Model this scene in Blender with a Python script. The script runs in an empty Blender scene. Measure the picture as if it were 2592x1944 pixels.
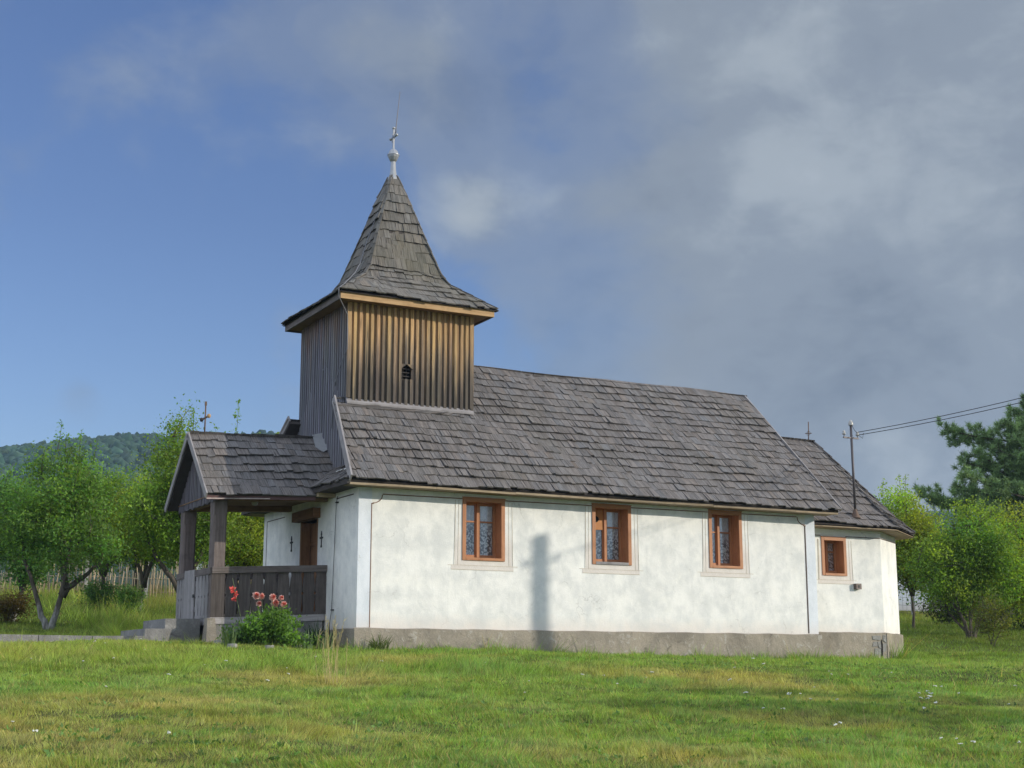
import bpy, math, random
import numpy as np
from mathutils import Vector, Matrix
R_ = math.radians
rng = np.random.default_rng(7)
random.seed(7)
SC = bpy.context.scene
COL = SC.collection

# ------------------------------------------------------------------ camera
FPX = 3650.0; PITCH = math.atan(723.0/FPX); YAW = R_(62.0)
CAM = np.array([-10.27, -25.54, -0.42])
HF = np.array([math.cos(YAW), math.sin(YAW), 0.0])          # heading on the ground
HR = np.array([math.sin(YAW), -math.cos(YAW), 0.0])
FW = HF*math.cos(PITCH) + np.array([0, 0, math.sin(PITCH)])
UPV = np.cross(HR, FW)
cam_d = bpy.data.cameras.new('camera'); cam = bpy.data.objects.new('camera', cam_d); COL.objects.link(cam)
cam_d.sensor_width = 36; cam_d.lens = FPX/2592*36; cam_d.clip_end = 4000; cam_d.clip_start = .1
cam.matrix_world = Matrix(((HR[0], UPV[0], -FW[0], CAM[0]), (HR[1], UPV[1], -FW[1], CAM[1]), (HR[2], UPV[2], -FW[2], CAM[2]), (0, 0, 0, 1)))
SC.camera = cam

# ------------------------------------------------------------------ light
SUN_AZ = 52.0      # degrees east of south (south is -Y)
SUN_EL = 17.0
sv = Vector((math.sin(R_(SUN_AZ))*math.cos(R_(SUN_EL)), -math.cos(R_(SUN_AZ))*math.cos(R_(SUN_EL)), math.sin(R_(SUN_EL))))
sd = bpy.data.lights.new('sun', 'SUN'); so = bpy.data.objects.new('sun', sd); COL.objects.link(so)
sd.energy = 4.3; sd.angle = R_(.5); sd.color = (1.0, .93, .80)
so.rotation_euler = sv.to_track_quat('Z', 'Y').to_euler()
SC.view_settings.view_transform = 'Standard'; SC.view_settings.look = 'None'
SC.view_settings.exposure = 0.0; SC.view_settings.gamma = 1.0

W = bpy.data.worlds.new('World'); SC.world = W; W.use_nodes = True
def nodes_of(t):
    nt = t.node_tree; nt.nodes.clear(); return nt
def nd(nt, typ, **k):
    n = nt.nodes.new(typ)
    for a, v in k.items():
        if a == 'i':
            for kk, vv in v.items(): n.inputs[kk].default_value = vv
        else: setattr(n, a, v)
    return n
def lk(nt, a, b): nt.links.new(a, b)
def mth(nt, op, a, b=None, c=None, clamp=False):
    n = nt.nodes.new('ShaderNodeMath'); n.operation = op; n.use_clamp = clamp
    for i, v in enumerate((a, b, c)):
        if v is None: continue
        if isinstance(v, (int, float)): n.inputs[i].default_value = v
        else: nt.links.new(v, n.inputs[i])
    return n.outputs[0]
def ramp(nt, fac, stops, interp='LINEAR'):
    n = nt.nodes.new('ShaderNodeValToRGB'); cr = n.color_ramp; cr.interpolation = interp
    while len(cr.elements) < len(stops): cr.elements.new(.5)
    for e, (p, c) in zip(cr.elements, stops):
        e.position = p; e.color = (c, c, c, 1) if isinstance(c, (int, float)) else (c[0], c[1], c[2], 1)
    nt.links.new(fac, n.inputs[0]); return n.outputs[0]
def mixc(nt, fac, a, b, blend='MIX'):
    n = nt.nodes.new('ShaderNodeMix'); n.data_type = 'RGBA'; n.blend_type = blend
    for sock, v in ((0, fac), (6, a), (7, b)):
        if isinstance(v, (int, float)): n.inputs[sock].default_value = v
        elif isinstance(v, tuple): n.inputs[sock].default_value = (v[0], v[1], v[2], 1)
        else: nt.links.new(v, n.inputs[sock])
    return n.outputs[2]
def noise(nt, vec, scale, detail=4, rough=.55, dist=0.0):
    n = nt.nodes.new('ShaderNodeTexNoise'); n.inputs['Scale'].default_value = scale
    n.inputs['Detail'].default_value = detail; n.inputs['Roughness'].default_value = rough
    n.inputs['Distortion'].default_value = dist
    if vec is not None: nt.links.new(vec, n.inputs['Vector'])
    return n.outputs['Fac']
def mapping(nt, vec, scale=(1, 1, 1), loc=(0, 0, 0)):
    n = nt.nodes.new('ShaderNodeMapping'); n.inputs['Scale'].default_value = scale; n.inputs['Location'].default_value = loc
    nt.links.new(vec, n.inputs['Vector']); return n.outputs[0]

def build_world():
    nt = nodes_of(W)
    tc = nt.nodes.new('ShaderNodeTexCoord'); g = tc.outputs['Generated']
    sky = nd(nt, 'ShaderNodeTexSky', sky_type='NISHITA', sun_disc=False, sun_elevation=R_(SUN_EL), sun_rotation=R_(180-SUN_AZ), air_density=1.1, dust_density=.6, ozone_density=2.0)
    def dot(v):
        n = nd(nt, 'ShaderNodeVectorMath', operation='DOT_PRODUCT'); lk(nt, g, n.inputs[0]); n.inputs[1].default_value = v; return n.outputs['Value']
    east = dot((.883, -.469, 0)); up = dot((0, 0, 1))
    west = dot((-1.0, -.25, 0))
    warp = noise(nt, mapping(nt, g, (1, 1, 1.5)), 3.6, 5, .5, .3)
    fine = noise(nt, mapping(nt, g, (1, 1, 1.3), (3.1, 1.7, .4)), 6.5, 5, .5, .2)
    puff = noise(nt, mapping(nt, g, (1, 1, 1.2), (.3, 5.2, 1.4)), 12.0, 8, .56, .25)
    # the big grey bank: everything east of a ragged edge
    t = mth(nt, 'ADD', east, mth(nt, 'MULTIPLY', mth(nt, 'SUBTRACT', warp, .5), .36))
    t = mth(nt, 'ADD', t, mth(nt, 'MULTIPLY', mth(nt, 'SUBTRACT', puff, .5), .16))
    t = mth(nt, 'ADD', t, mth(nt, 'MULTIPLY', mth(nt, 'SUBTRACT', up, .30), .10))
    def lump(px, py, sig):          # a cloud feature in one direction of the sky
        v = FW*FPX+HR*(px*1.1718-1296)-UPV*(py*1.1718-972); v = v/np.linalg.norm(v)
        return mth(nt, 'EXPONENT', mth(nt, 'MULTIPLY', mth(nt, 'SUBTRACT', dot(tuple(v)), 1.0), 2/sig**2))
    ragged = mth(nt, 'ADD', mth(nt, 'MULTIPLY', puff, 1.5), -.1)
    feat = None; hole = None
    for px, py, sig, amp in ((1010, 450, .035, .22), (1180, 420, .03, .10), (1720, 380, .075, .12), (1480, 520, .06, .06), (2150, 590, .06, .11), (1980, 985, .07, .16), (2050, 150, .10, .02), (1560, 60, .10, .02), (1300, 700, .085, -.13), (1850, 690, .10, -.11), (1250, 120, .08, -.05), (1420, 300, .05, -.06)):
        q = mth(nt, 'MULTIPLY', mth(nt, 'MULTIPLY', lump(px, py, sig), amp), ragged); feat = q if feat is None else mth(nt, 'ADD', feat, q)
    for px, py, sig, amp in ((1180, 290, .075, -.075), (560, 450, .12, -.06), (300, 700, .15, -.10), (1010, 450, .035, .13), (820, 90, .07, .10), (960, 240, .04, .07), (180, 850, .02, .16), (600, 660, .03, .10), (330, 190, .07, .07), (120, 60, .06, .05), (560, 60, .07, .06)):
        q = mth(nt, 'MULTIPLY', lump(px, py, sig), amp); hole = q if hole is None else mth(nt, 'ADD', hole, q)
    t = mth(nt, 'ADD', t, hole)
    bank = ramp(nt, mth(nt, 'ADD', mth(nt, 'MULTIPLY', t, 2.2), .5), [(.40, 0.0), (.53, .55), (.76, 1.0)], 'EASE')
    wisps = ramp(nt, mth(nt, 'ADD', mth(nt, 'ADD', mth(nt, 'MULTIPLY', warp, .6), mth(nt, 'MULTIPLY', puff, .4)), mth(nt, 'MULTIPLY', hole, .8)), [(.47, 0.0), (.64, .45)], 'EASE')
    m = mth(nt, 'MULTIPLY', mth(nt, 'MAXIMUM', bank, wisps, clamp=True), .95)
    streak = noise(nt, mapping(nt, g, (1, 1, 2.2), (.9, .2, 3.3)), 24.0, 6, .55, .5)
    tone = mth(nt, 'ADD', mth(nt, 'ADD', mth(nt, 'ADD', mth(nt, 'MULTIPLY', fine, .5), mth(nt, 'MULTIPLY', puff, .36)), mth(nt, 'MULTIPLY', streak, .14)), feat)
    ccol = ramp(nt, tone, [(.34, (1.75, 2.1, 2.65)), (.50, (2.45, 2.85, 3.42)), (.66, (3.5, 3.95, 4.4)), (.84, (4.7, 5.1, 5.5))], 'EASE')
    skyc = mixc(nt, 1.0, sky.outputs[0], ramp(nt, up, [(.05, (1.04, 1.14, 1.50)), (.30, SKYB)]), 'MULTIPLY')
    c = mixc(nt, m, skyc, ccol)
    # out-of-view sky overhead and west, made brighter as added fill for the shadows
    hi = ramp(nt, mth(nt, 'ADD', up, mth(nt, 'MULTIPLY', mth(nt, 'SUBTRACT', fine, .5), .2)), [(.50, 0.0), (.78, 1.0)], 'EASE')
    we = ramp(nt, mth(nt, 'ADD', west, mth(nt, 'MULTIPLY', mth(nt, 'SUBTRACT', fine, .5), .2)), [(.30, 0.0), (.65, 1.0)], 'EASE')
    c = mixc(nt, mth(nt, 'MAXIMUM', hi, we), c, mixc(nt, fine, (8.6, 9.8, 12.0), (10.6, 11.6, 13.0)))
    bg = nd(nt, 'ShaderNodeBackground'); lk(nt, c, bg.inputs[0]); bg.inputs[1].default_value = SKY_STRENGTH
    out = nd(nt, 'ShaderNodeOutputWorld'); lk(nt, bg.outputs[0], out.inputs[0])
SKY_STRENGTH = .11
SKYB = (.84, .90, 1.24)
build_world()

# ------------------------------------------------------------------ mesh helpers
def tag(o, label=None, cat=None, group=None, kind=None):
    if label: o['label'] = label
    if cat: o['category'] = cat
    if group: o['group'] = group
    if kind: o['kind'] = kind
    return o
def thing(name, label, cat, loc, group=None):
    o = bpy.data.objects.new(name, None); o.empty_display_size = .3; COL.objects.link(o); o.location = tuple(float(v) for v in loc)
    return tag(o, label, cat, group)
def wloc(o):
    v = Vector((0, 0, 0))
    while o is not None: v += Vector(o.location); o = o.parent
    return v
class MB:
    def __init__(s): s.v = []; s.f = []; s.uv = []; s.c = []; s.m = []; s.sm = []
    def face(s, pts, uv=None, col=(1, 1, 1), mi=0, smooth=False):
        i = len(s.v); s.v += [tuple(map(float, p)) for p in pts]; n = len(pts)
        s.f.append(tuple(range(i, i+n))); s.uv += (uv if uv else [(0, 0)]*n); s.c += [col]*n; s.m.append(mi); s.sm.append(smooth)
    def hexa(s, p, col=(1, 1, 1), mi=0):
        # p: 8 corners, bottom loop 0-3, top loop 4-7
        o = (random.random()*7, random.random()*7)
        for q in ((3, 2, 1, 0), (4, 5, 6, 7), (0, 1, 5, 4), (1, 2, 6, 5), (2, 3, 7, 6), (3, 0, 4, 7)):
            a = [p[i] for i in q]
            w = (Vector(a[1])-Vector(a[0])).length; h = (Vector(a[3])-Vector(a[0])).length
            if w > h: uv = [(o[0], o[1]), (o[0], o[1]+w), (o[0]+h, o[1]+w), (o[0]+h, o[1])]
            else: uv = [(o[0], o[1]), (o[0]+w, o[1]), (o[0]+w, o[1]+h), (o[0], o[1]+h)]
            s.face(a, uv, col, mi)
    def box(s, a, b, col=(1, 1, 1), mi=0):
        x0, y0, z0 = a; x1, y1, z1 = b
        s.hexa([(x0, y0, z0), (x1, y0, z0), (x1, y1, z0), (x0, y1, z0), (x0, y0, z1), (x1, y0, z1), (x1, y1, z1), (x0, y1, z1)], col, mi)
    def beam(s, a, b, w, h, up=(0, 0, 1), col=(1, 1, 1), mi=0):
        a = Vector(a); b = Vector(b); d = (b-a).normalized(); up = Vector(up); sd_ = d.cross(up).normalized(); u = sd_.cross(d)
        o = [sd_*(-w/2)-u*(h/2), sd_*(w/2)-u*(h/2), sd_*(w/2)+u*(h/2), sd_*(-w/2)+u*(h/2)]
        s.hexa([a+o[0], a+o[1], a+o[2], a+o[3], b+o[0], b+o[1], b+o[2], b+o[3]], col, mi)
    def tube(s, pts, rad, n=8, col=(1, 1, 1), mi=0, cap=True):
        pts = [Vector(p) for p in pts]; rings = []
        if isinstance(rad, (int, float)): rad = [rad]*len(pts)
        base = len(s.v); ref = Vector((.31, .9, .3))
        for i, p in enumerate(pts):
            d = (pts[min(i+1, len(pts)-1)]-pts[max(i-1, 0)])
            d = d.normalized() if d.length > 1e-9 else Vector((0, 0, 1))
            if abs(d.dot(ref)) > .95: ref = Vector((.9, -.2, .4))
            a = d.cross(ref).normalized(); b = d.cross(a)
            for k in range(n):
                an = 2*math.pi*k/n; s.v.append(tuple(p+(a*math.cos(an)+b*math.sin(an))*rad[i]))
        L = 0
        for i in range(len(pts)-1):
            L2 = L+(pts[i+1]-pts[i]).length
            for k in range(n):
                k2 = (k+1) % n
                s.f.append((base+i*n+k, base+i*n+k2, base+(i+1)*n+k2, base+(i+1)*n+k))
                s.uv += [(k/n, L), ((k+1)/n, L), ((k+1)/n, L2), (k/n, L2)]; s.c += [col]*4; s.m.append(mi); s.sm.append(True)
            L = L2
        if cap:
            for i0, rv in ((0, True), ((len(pts)-1)*n, False)):
                l = [base+i0+k for k in range(n)]
                s.f.append(tuple(l[::-1] if rv else l)); s.uv += [(0, 0)]*n; s.c += [col]*n; s.m.append(mi); s.sm.append(False)
    def lathe(s, cx, cy, prof, n=12, col=(1, 1, 1), mi=0, smooth=True):
        base = len(s.v)
        for r, z in prof:
            for k in range(n):
                an = 2*math.pi*k/n; s.v.append((cx+r*math.cos(an), cy+r*math.sin(an), z))
        for i in range(len(prof)-1):
            for k in range(n):
                k2 = (k+1) % n
                s.f.append((base+i*n+k, base+i*n+k2, base+(i+1)*n+k2, base+(i+1)*n+k)); s.uv += [(0, 0)]*4; s.c += [col]*4; s.m.append(mi); s.sm.append(smooth)
    def prism(s, poly, n, t, col=(1, 1, 1), mi=0):
        # extrude a planar polygon (list of 3-D points) by t along n
        n = Vector(n); a = [Vector(p) for p in poly]; b = [p+n*t for p in a]
        s.face(b, None, col, mi); s.face(a[::-1], None, col, mi)
        for i in range(len(a)):
            j = (i+1) % len(a); s.face([a[i], a[j], b[j], b[i]], None, col, mi)
    def build(s, name, mats, parent=None, merge=False):
        off = wloc(parent) if parent is not None else Vector((0, 0, 0))
        me = bpy.data.meshes.new(name)
        me.from_pydata([(x-off.x, y-off.y, z-off.z) for x, y, z in s.v], [], s.f)
        uvl = me.uv_layers.new(name='UVMap'); uvl.data.foreach_set('uv', np.array(s.uv, dtype=np.float32).ravel())
        ca = me.color_attributes.new('Col', 'FLOAT_COLOR', 'CORNER')
        c = np.ones((len(s.c), 4), dtype=np.float32); c[:, :3] = np.array(s.c, dtype=np.float32); ca.data.foreach_set('color', c.ravel())
        for m in (mats if isinstance(mats, (list, tuple)) else [mats]): me.materials.append(m)
        me.polygons.foreach_set('material_index', s.m); me.polygons.foreach_set('use_smooth', s.sm)
        me.update()
        o = bpy.data.objects.new(name, me); COL.objects.link(o)
        if parent is not None: o.parent = parent
        return o
def np_mesh(name, verts, faces, col, mat, parent=None, smooth=False):
    """verts (n,3), faces (m,k), per-vertex colour (n,3)"""
    off = np.array(wloc(parent)) if parent is not None else np.zeros(3)
    me = bpy.data.meshes.new(name); n = len(verts); m, k = faces.shape
    me.vertices.add(n); me.vertices.foreach_set('co', (verts-off).astype(np.float32).ravel())
    me.loops.add(m*k); me.loops.foreach_set('vertex_index', faces.astype(np.int32).ravel())
    me.polygons.add(m); me.polygons.foreach_set('loop_start', np.arange(0, m*k, k, dtype=np.int32))
    me.polygons.foreach_set('loop_total', np.full(m, k, dtype=np.int32))
    if smooth: me.polygons.foreach_set('use_smooth', np.ones(m, dtype=bool))
    me.update(calc_edges=True)
    ca = me.color_attributes.new('Col', 'FLOAT_COLOR', 'POINT')
    c = np.ones((n, 4), dtype=np.float32); c[:, :3] = col; ca.data.foreach_set('color', c.ravel())
    me.materials.append(mat)
    o = bpy.data.objects.new(name, me); COL.objects.link(o)
    if parent is not None: o.parent = parent
    return o

# ------------------------------------------------------------------ numeric noise and terrain
_lat = np.random.default_rng(3).random((256, 256))
def vnoise(x, y):
    x = np.asarray(x, float); y = np.asarray(y, float)
    xi = np.floor(x).astype(int); yi = np.floor(y).astype(int); fx = x-xi; fy = y-yi
    fx = fx*fx*(3-2*fx); fy = fy*fy*(3-2*fy)
    g = lambda a, b: _lat[a & 255, b & 255]
    return (g(xi, yi)*(1-fx)+g(xi+1, yi)*fx)*(1-fy)+(g(xi, yi+1)*(1-fx)+g(xi+1, yi+1)*fx)*fy
def fnoise(x, y): return (vnoise(x, y)*.55+vnoise(x*2.1+7, y*2.1+3)*.29+vnoise(x*4.3+1, y*4.3+9)*.16)
_gu = np.arange(-60, 1700, .5)
_gz = np.interp(_gu, [-60, 0, 10, 18, 21.5, 23.5, 25, 27, 33, 35, 37, 40, 44, 50, 60, 100, 300, 1700],
                [-5.0, -2.0, -1.3, -.80, -.57, -.44, -.26, -.13, -.06, .06, .30, .60, .98, 1.5, 2.25, 4.6, 10, 14])
_k = np.exp(-np.linspace(-2, 2, 7)**2); _k /= _k.sum()
_gz = np.convolve(np.pad(_gz, 3, mode='edge'), _k, 'valid')
def ul(x, y):
    dx = np.asarray(x, float)-CAM[0]; dy = np.asarray(y, float)-CAM[1]
    return dx*HF[0]+dy*HF[1], dx*HR[0]+dy*HR[1]
def xy(u, l): return CAM[0]+u*HF[0]+l*HR[0], CAM[1]+u*HF[1]+l*HR[1]
def T(x, y):
    u, l = ul(x, y)
    z = np.interp(u, _gu, _gz) - .028*np.clip(l, -30, 30)
    fade = np.clip((u-5)/6, 0, 1)
    return z + (fnoise(x*.45+40, y*.45+12)-.5)*.16*fade + (fnoise(x*1.7, y*1.7+31)-.5)*.05*fade
def ray(px, py):
    v = FW*FPX+HR*(px-1296)-UPV*(py-972); return v/np.dot(v, HF)
def at(px, py, u):          # the point at ground distance u seen at a photograph pixel
    return CAM+ray(px, py)*u
def foot(px, u):            # the ground point at distance u in the direction of a photograph column
    v = ray(px, 1695.0); p = CAM+v*u; return np.array([p[0], p[1], float(T(p[0], p[1]))])
def wallpt(px, y):          # ground point below a photograph column on the line y = const
    v = ray(px, 1695.0); p = CAM+v*((y-CAM[1])/v[1]); return np.array([p[0], p[1], float(T(p[0], p[1]))])
def hit(px, py, umax=60):
    v = ray(px, py); us = np.linspace(7, umax, 1200)
    P = CAM[None]+v[None]*us[:, None]; below = P[:, 2] < T(P[:, 0], P[:, 1])
    i = int(np.argmax(below)) if below.any() else len(us)-1
    p = P[i]; return np.array([p[0], p[1], float(T(p[0], p[1]))])

# ------------------------------------------------------------------ materials
def mat(name):
    m = bpy.data.materials.new(name); m.use_nodes = True; nt = nodes_of(m)
    b = nt.nodes.new('ShaderNodeBsdfPrincipled'); o = nt.nodes.new('ShaderNodeOutputMaterial'); lk(nt, b.outputs[0], o.inputs[0])
    return m, nt, b
def bump(nt, b, h, strength=.4, dist=.01):
    n = nd(nt, 'ShaderNodeBump'); n.inputs['Strength'].default_value = strength; n.inputs['Distance'].default_value = dist
    lk(nt, h, n.inputs['Height']); lk(nt, n.outputs[0], b.inputs['Normal'])
def objc(nt): return nt.nodes.new('ShaderNodeTexCoord').outputs['Object']
def uvc(nt): return nt.nodes.new('ShaderNodeTexCoord').outputs['UV']
def attr(nt, n='Col'): a = nt.nodes.new('ShaderNodeAttribute'); a.attribute_name = n; return a.outputs['Color']
def setc(nt, b, c, rough=.8, spec=.3):
    if isinstance(c, tuple): b.inputs['Base Color'].default_value = (*c, 1)
    else: lk(nt, c, b.inputs['Base Color'])
    b.inputs['Roughness'].default_value = rough; b.inputs['Specular IOR Level'].default_value = spec

def m_plaster(name, base, dark, warm):
    m, nt, b = mat(name); oc = objc(nt)
    big = noise(nt, oc, 1.3, 6, .6, .1); mid = noise(nt, mapping(nt, oc, (1, 1, .85)), 3.2, 6, .62, .15); fine = noise(nt, oc, 46, 5, .7)
    f = ramp(nt, mth(nt, 'ADD', mth(nt, 'MULTIPLY', big, .45), mth(nt, 'MULTIPLY', mid, .6)), [(.40, 0.0), (.66, 1.0)], 'EASE')
    c = mixc(nt, f, base, dark)
    c = mixc(nt, ramp(nt, noise(nt, oc, 2.1, 4, .6), [(.52, 0.0), (.75, .5)]), c, warm)
    sp = ramp(nt, noise(nt, oc, 85, 2, .5), [(.67, 0.0), (.76, .55)])
    pit = ramp(nt, noise(nt, oc, 30, 3, .6), [(.68, 0.0), (.78, .5)])
    c = mixc(nt, sp, c, (.36, .36, .34)); c = mixc(nt, pit, c, (.45, .45, .43))
    vs = noise(nt, mapping(nt, oc, (7, 7, .45)), 1.0, 6, .65, .2); c = mixc(nt, ramp(nt, vs, [(.56, 0.0), (.72, .28)]), c, tuple(v*.86 for v in dark))
    ck = nd(nt, 'ShaderNodeTexVoronoi', feature='DISTANCE_TO_EDGE'); ck.inputs['Scale'].default_value = .8
    wv = nd(nt, 'ShaderNodeVectorMath', operation='ADD'); nv = nt.nodes.new('ShaderNodeTexNoise'); nv.inputs['Scale'].default_value = 3.5; nv.inputs['Detail'].default_value = 6; lk(nt, oc, nv.inputs['Vector']); lk(nt, oc, wv.inputs[0]); sc3 = nd(nt, 'ShaderNodeVectorMath', operation='SCALE'); sc3.inputs['Scale'].default_value = .5; lk(nt, nv.outputs['Color'], sc3.inputs[0]); lk(nt, sc3.outputs[0], wv.inputs[1]); lk(nt, wv.outputs[0], ck.inputs['Vector'])
    crk = mth(nt, 'MULTIPLY', ramp(nt, ck.outputs['Distance'], [(.0, .55), (.008, 0.0)]), ramp(nt, big, [(.5, 0.0), (.6, 1.0)])); c = mixc(nt, crk, c, (.40, .39, .37))
    z = nt.nodes.new('ShaderNodeSeparateXYZ'); lk(nt, oc, z.inputs[0])
    low = mth(nt, 'MULTIPLY', ramp(nt, mth(nt, 'ADD', z.outputs[2], mth(nt, 'MULTIPLY', mid, .5)), [(.55, 1.0), (.90, 0.0)]), .5)
    c = mixc(nt, low, c, (.62, .52, .46))
    setc(nt, b, c, .92, .15)
    bump(nt, b, mth(nt, 'ADD', mth(nt, 'MULTIPLY', fine, .5), mid), .55, .02); return m
PLASTER = m_plaster('whitewash', (.84, .83, .795), (.66, .665, .65), (.85, .83, .775))
PLBAND = m_plaster('blue_whitewash', (.74, .77, .82), (.63, .67, .72), (.75, .77, .81))
CREAM = m_plaster('cream_whitewash', (.83, .82, .77), (.68, .68, .65), (.84, .82, .75))

def m_concrete(name, a, c2, light):
    m, nt, b = mat(name); oc = objc(nt)
    n1 = noise(nt, oc, 1.7, 7, .62, .3); n2 = noise(nt, oc, 7, 6, .65, .5); n3 = noise(nt, oc, 55, 4, .7)
    c = mixc(nt, ramp(nt, n1, [(.36, 0.0), (.64, 1.0)]), a, c2)
    c = mixc(nt, ramp(nt, n2, [(.56, 0.0), (.64, .7)]), c, light)
    c = mixc(nt, ramp(nt, noise(nt, oc, 3.1, 7, .7, .8), [(.60, 0.0), (.66, .7)]), c, tuple(v*.45 for v in a))
    c = mixc(nt, ramp(nt, n3, [(.3, .35), (.7, 0.0)]), c, (.08, .07, .06))
    dm = noise(nt, mapping(nt, oc, (1.1, 1.1, .6), (4, 2, 1)), 1.0, 6, .65, .3); c = mixc(nt, ramp(nt, dm, [(.50, 0.0), (.60, .5)]), c, tuple(v*.5 for v in c2))
    setc(nt, b, c, .95, .1); bump(nt, b, mth(nt, 'ADD', n2, mth(nt, 'MULTIPLY', n3, .4)), .8, .03); return m
PLINTH = m_concrete('plinth_concrete', (.41, .36, .29), (.32, .285, .235), (.50, .47, .42))
SLAB = m_concrete('slab_concrete', (.30, .29, .28), (.24, .235, .23), (.40, .39, .37))
STONE = m_concrete('field_stone', (.34, .33, .31), (.26, .26, .25), (.46, .45, .43))

def m_shingle(name, tint, moss):
    m, nt, b = mat(name); uv = uvc(nt); a = attr(nt); oc = objc(nt)
    st = noise(nt, mapping(nt, uv, (30, 1.6, 1)), 1.0, 5, .65); st2 = noise(nt, mapping(nt, uv, (190, 5, 1)), 1.0, 3, .6)
    c = mixc(nt, 1.0, tint, a, 'MULTIPLY')
    c = mixc(nt, ramp(nt, st, [(.36, .75), (.56, 0.0)]), c, (.045, .04, .038))
    c = mixc(nt, ramp(nt, st2, [(.50, 0.0), (.72, .45)]), c, (.27, .255, .245))
    patch = noise(nt, oc, .8, 5, .6)
    c = mixc(nt, ramp(nt, patch, [(.50, 0.0), (.72, moss)]), c, (.10, .095, .055))
    c = mixc(nt, ramp(nt, noise(nt, oc, 2.3, 5, .65), [(.55, 0.0), (.75, .5)]), c, (.065, .055, .05))
    setc(nt, b, c, .88, .2); bump(nt, b, mth(nt, 'ADD', st, st2), .7, .012); return m
SHINGLE = m_shingle('weathered_shingle', (.172, .158, .154), .15)
SHINGLE_T = m_shingle('mossy_shingle', (.168, .156, .140), .4)

def m_wood(name, c1, c2, rough=.8, sc=(26, 1.6, 1), stain=.5):
    m, nt, b = mat(name); uv = uvc(nt); a = attr(nt); oc = objc(nt)
    st = noise(nt, mapping(nt, uv, sc), 1.0, 6, .62, .4)
    c = mixc(nt, ramp(nt, st, [(.3, 0.0), (.7, 1.0)]), c1, c2)
    c = mixc(nt, 1.0, c, a, 'MULTIPLY')
    c = mixc(nt, ramp(nt, noise(nt, oc, 4, 5, .65), [(.5, 0.0), (.75, stain)]), c, tuple(v*.45 for v in c1))
    setc(nt, b, c, rough, .3); bump(nt, b, st, .5, .008); return m
DARKWOOD = m_wood('dark_porch_wood', (.085, .068, .062), (.170, .145, .135))
DECK = m_wood('roof_deck_wood', (.045, .038, .036), (.075, .065, .062))
GREYWOOD = m_wood('grey_weathered_wood', (.19, .175, .175), (.33, .31, .31))
EAVEWOOD = m_wood('eave_wood', (.20, .15, .10), (.40, .32, .22))
STRAWWOOD = m_wood('dry_stick_wood', (.40, .32, .21), (.55, .46, .33))
HONEY = m_wood('honey_wood', (.38, .23, .11), (.54, .36, .19))
SOFFIT = m_wood('brown_soffit', (.16, .095, .055), (.26, .17, .10))
DOORWOOD = m_wood('brown_door_wood', (.19, .095, .045), (.30, .16, .08))
REDWOOD = m_wood('red_brown_wood', (.10, .055, .055), (.17, .10, .10))

def m_siding(name, top, mid, low, zt, zm):
    m, nt, b = mat(name); uv = uvc(nt); a = attr(nt); oc = objc(nt)
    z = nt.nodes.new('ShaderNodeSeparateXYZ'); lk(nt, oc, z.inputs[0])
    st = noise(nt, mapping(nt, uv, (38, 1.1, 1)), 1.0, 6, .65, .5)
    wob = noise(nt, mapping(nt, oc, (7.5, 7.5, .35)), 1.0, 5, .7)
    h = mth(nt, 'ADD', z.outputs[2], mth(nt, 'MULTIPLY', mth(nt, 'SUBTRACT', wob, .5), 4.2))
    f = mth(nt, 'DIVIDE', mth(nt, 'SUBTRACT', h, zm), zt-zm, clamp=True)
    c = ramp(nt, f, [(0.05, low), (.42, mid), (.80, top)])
    c = mixc(nt, 1.0, c, a, 'MULTIPLY')
    c = mixc(nt, ramp(nt, st, [(.32, .75), (.55, 0.0)]), c, tuple(v*.45 for v in low))
    c = mixc(nt, ramp(nt, st, [(.62, 0.0), (.8, .4)]), c, tuple(min(.6, v*1.5) for v in mid))
    setc(nt, b, c, .82, .25); bump(nt, b, st, .6, .01); return m
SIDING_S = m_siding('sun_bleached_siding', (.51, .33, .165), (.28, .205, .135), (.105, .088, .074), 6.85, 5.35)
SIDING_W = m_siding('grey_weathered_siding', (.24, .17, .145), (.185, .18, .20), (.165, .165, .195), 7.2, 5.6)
SIDING_P = m_siding('porch_gable_siding', (.17, .15, .17), (.17, .16, .18), (.15, .14, .16), 4.2, 2.7)

def m_plain(name, c, rough=.6, metal=0.0, spec=.4, var=.25, sc=18):
    m, nt, b = mat(name); oc = objc(nt); n = noise(nt, oc, sc, 5, .6)
    cc = mixc(nt, ramp(nt, n, [(.35, 0.0), (.7, var)]), c, tuple(v*.5 for v in c))
    setc(nt, b, cc, rough, spec); b.inputs['Metallic'].default_value = metal; bump(nt, b, n, .15, .006); return m
WINPAINT = m_wood('orange_brown_paint', (.36, .15, .068), (.47, .215, .10), .5, (30, 1.5, 1), .35)
VENTPAINT = m_plain('ochre_board', (.46, .19, .055), .6, sc=9)
ZINC = m_plain('zinc_sheet', (.36, .37, .39), .45, .6, sc=12)
IRON = m_plain('dark_iron', (.06, .055, .055), .6, .5)
RUST = m_plain('rusty_iron', (.15, .10, .075), .75, .3)
PIPE = m_plain('painted_steel_pipe', (.09, .08, .085), .5, .4)
CERAMIC = m_plain('glazed_ceramic', (.40, .39, .37), .3)
CABLE = m_plain('grey_cable', (.20, .20, .22), .6, .3)
BLACKC = m_plain('black_cable', (.02, .02, .025), .6)
DARK = m_plain('dark_void', (.012, .010, .009), .95)
LINE = m_plain('brown_painted_line', (.23, .13, .085), .9, var=.5, sc=30)
LINED = m_plain('dark_painted_line', (.10, .07, .06), .9, var=.4, sc=30)
LINEL = m_plain('faded_painted_line', (.64, .57, .47), .9, var=.5, sc=40)
METERBOX = m_plain('brown_steel_box', (.13, .10, .09), .5, .2)
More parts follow.
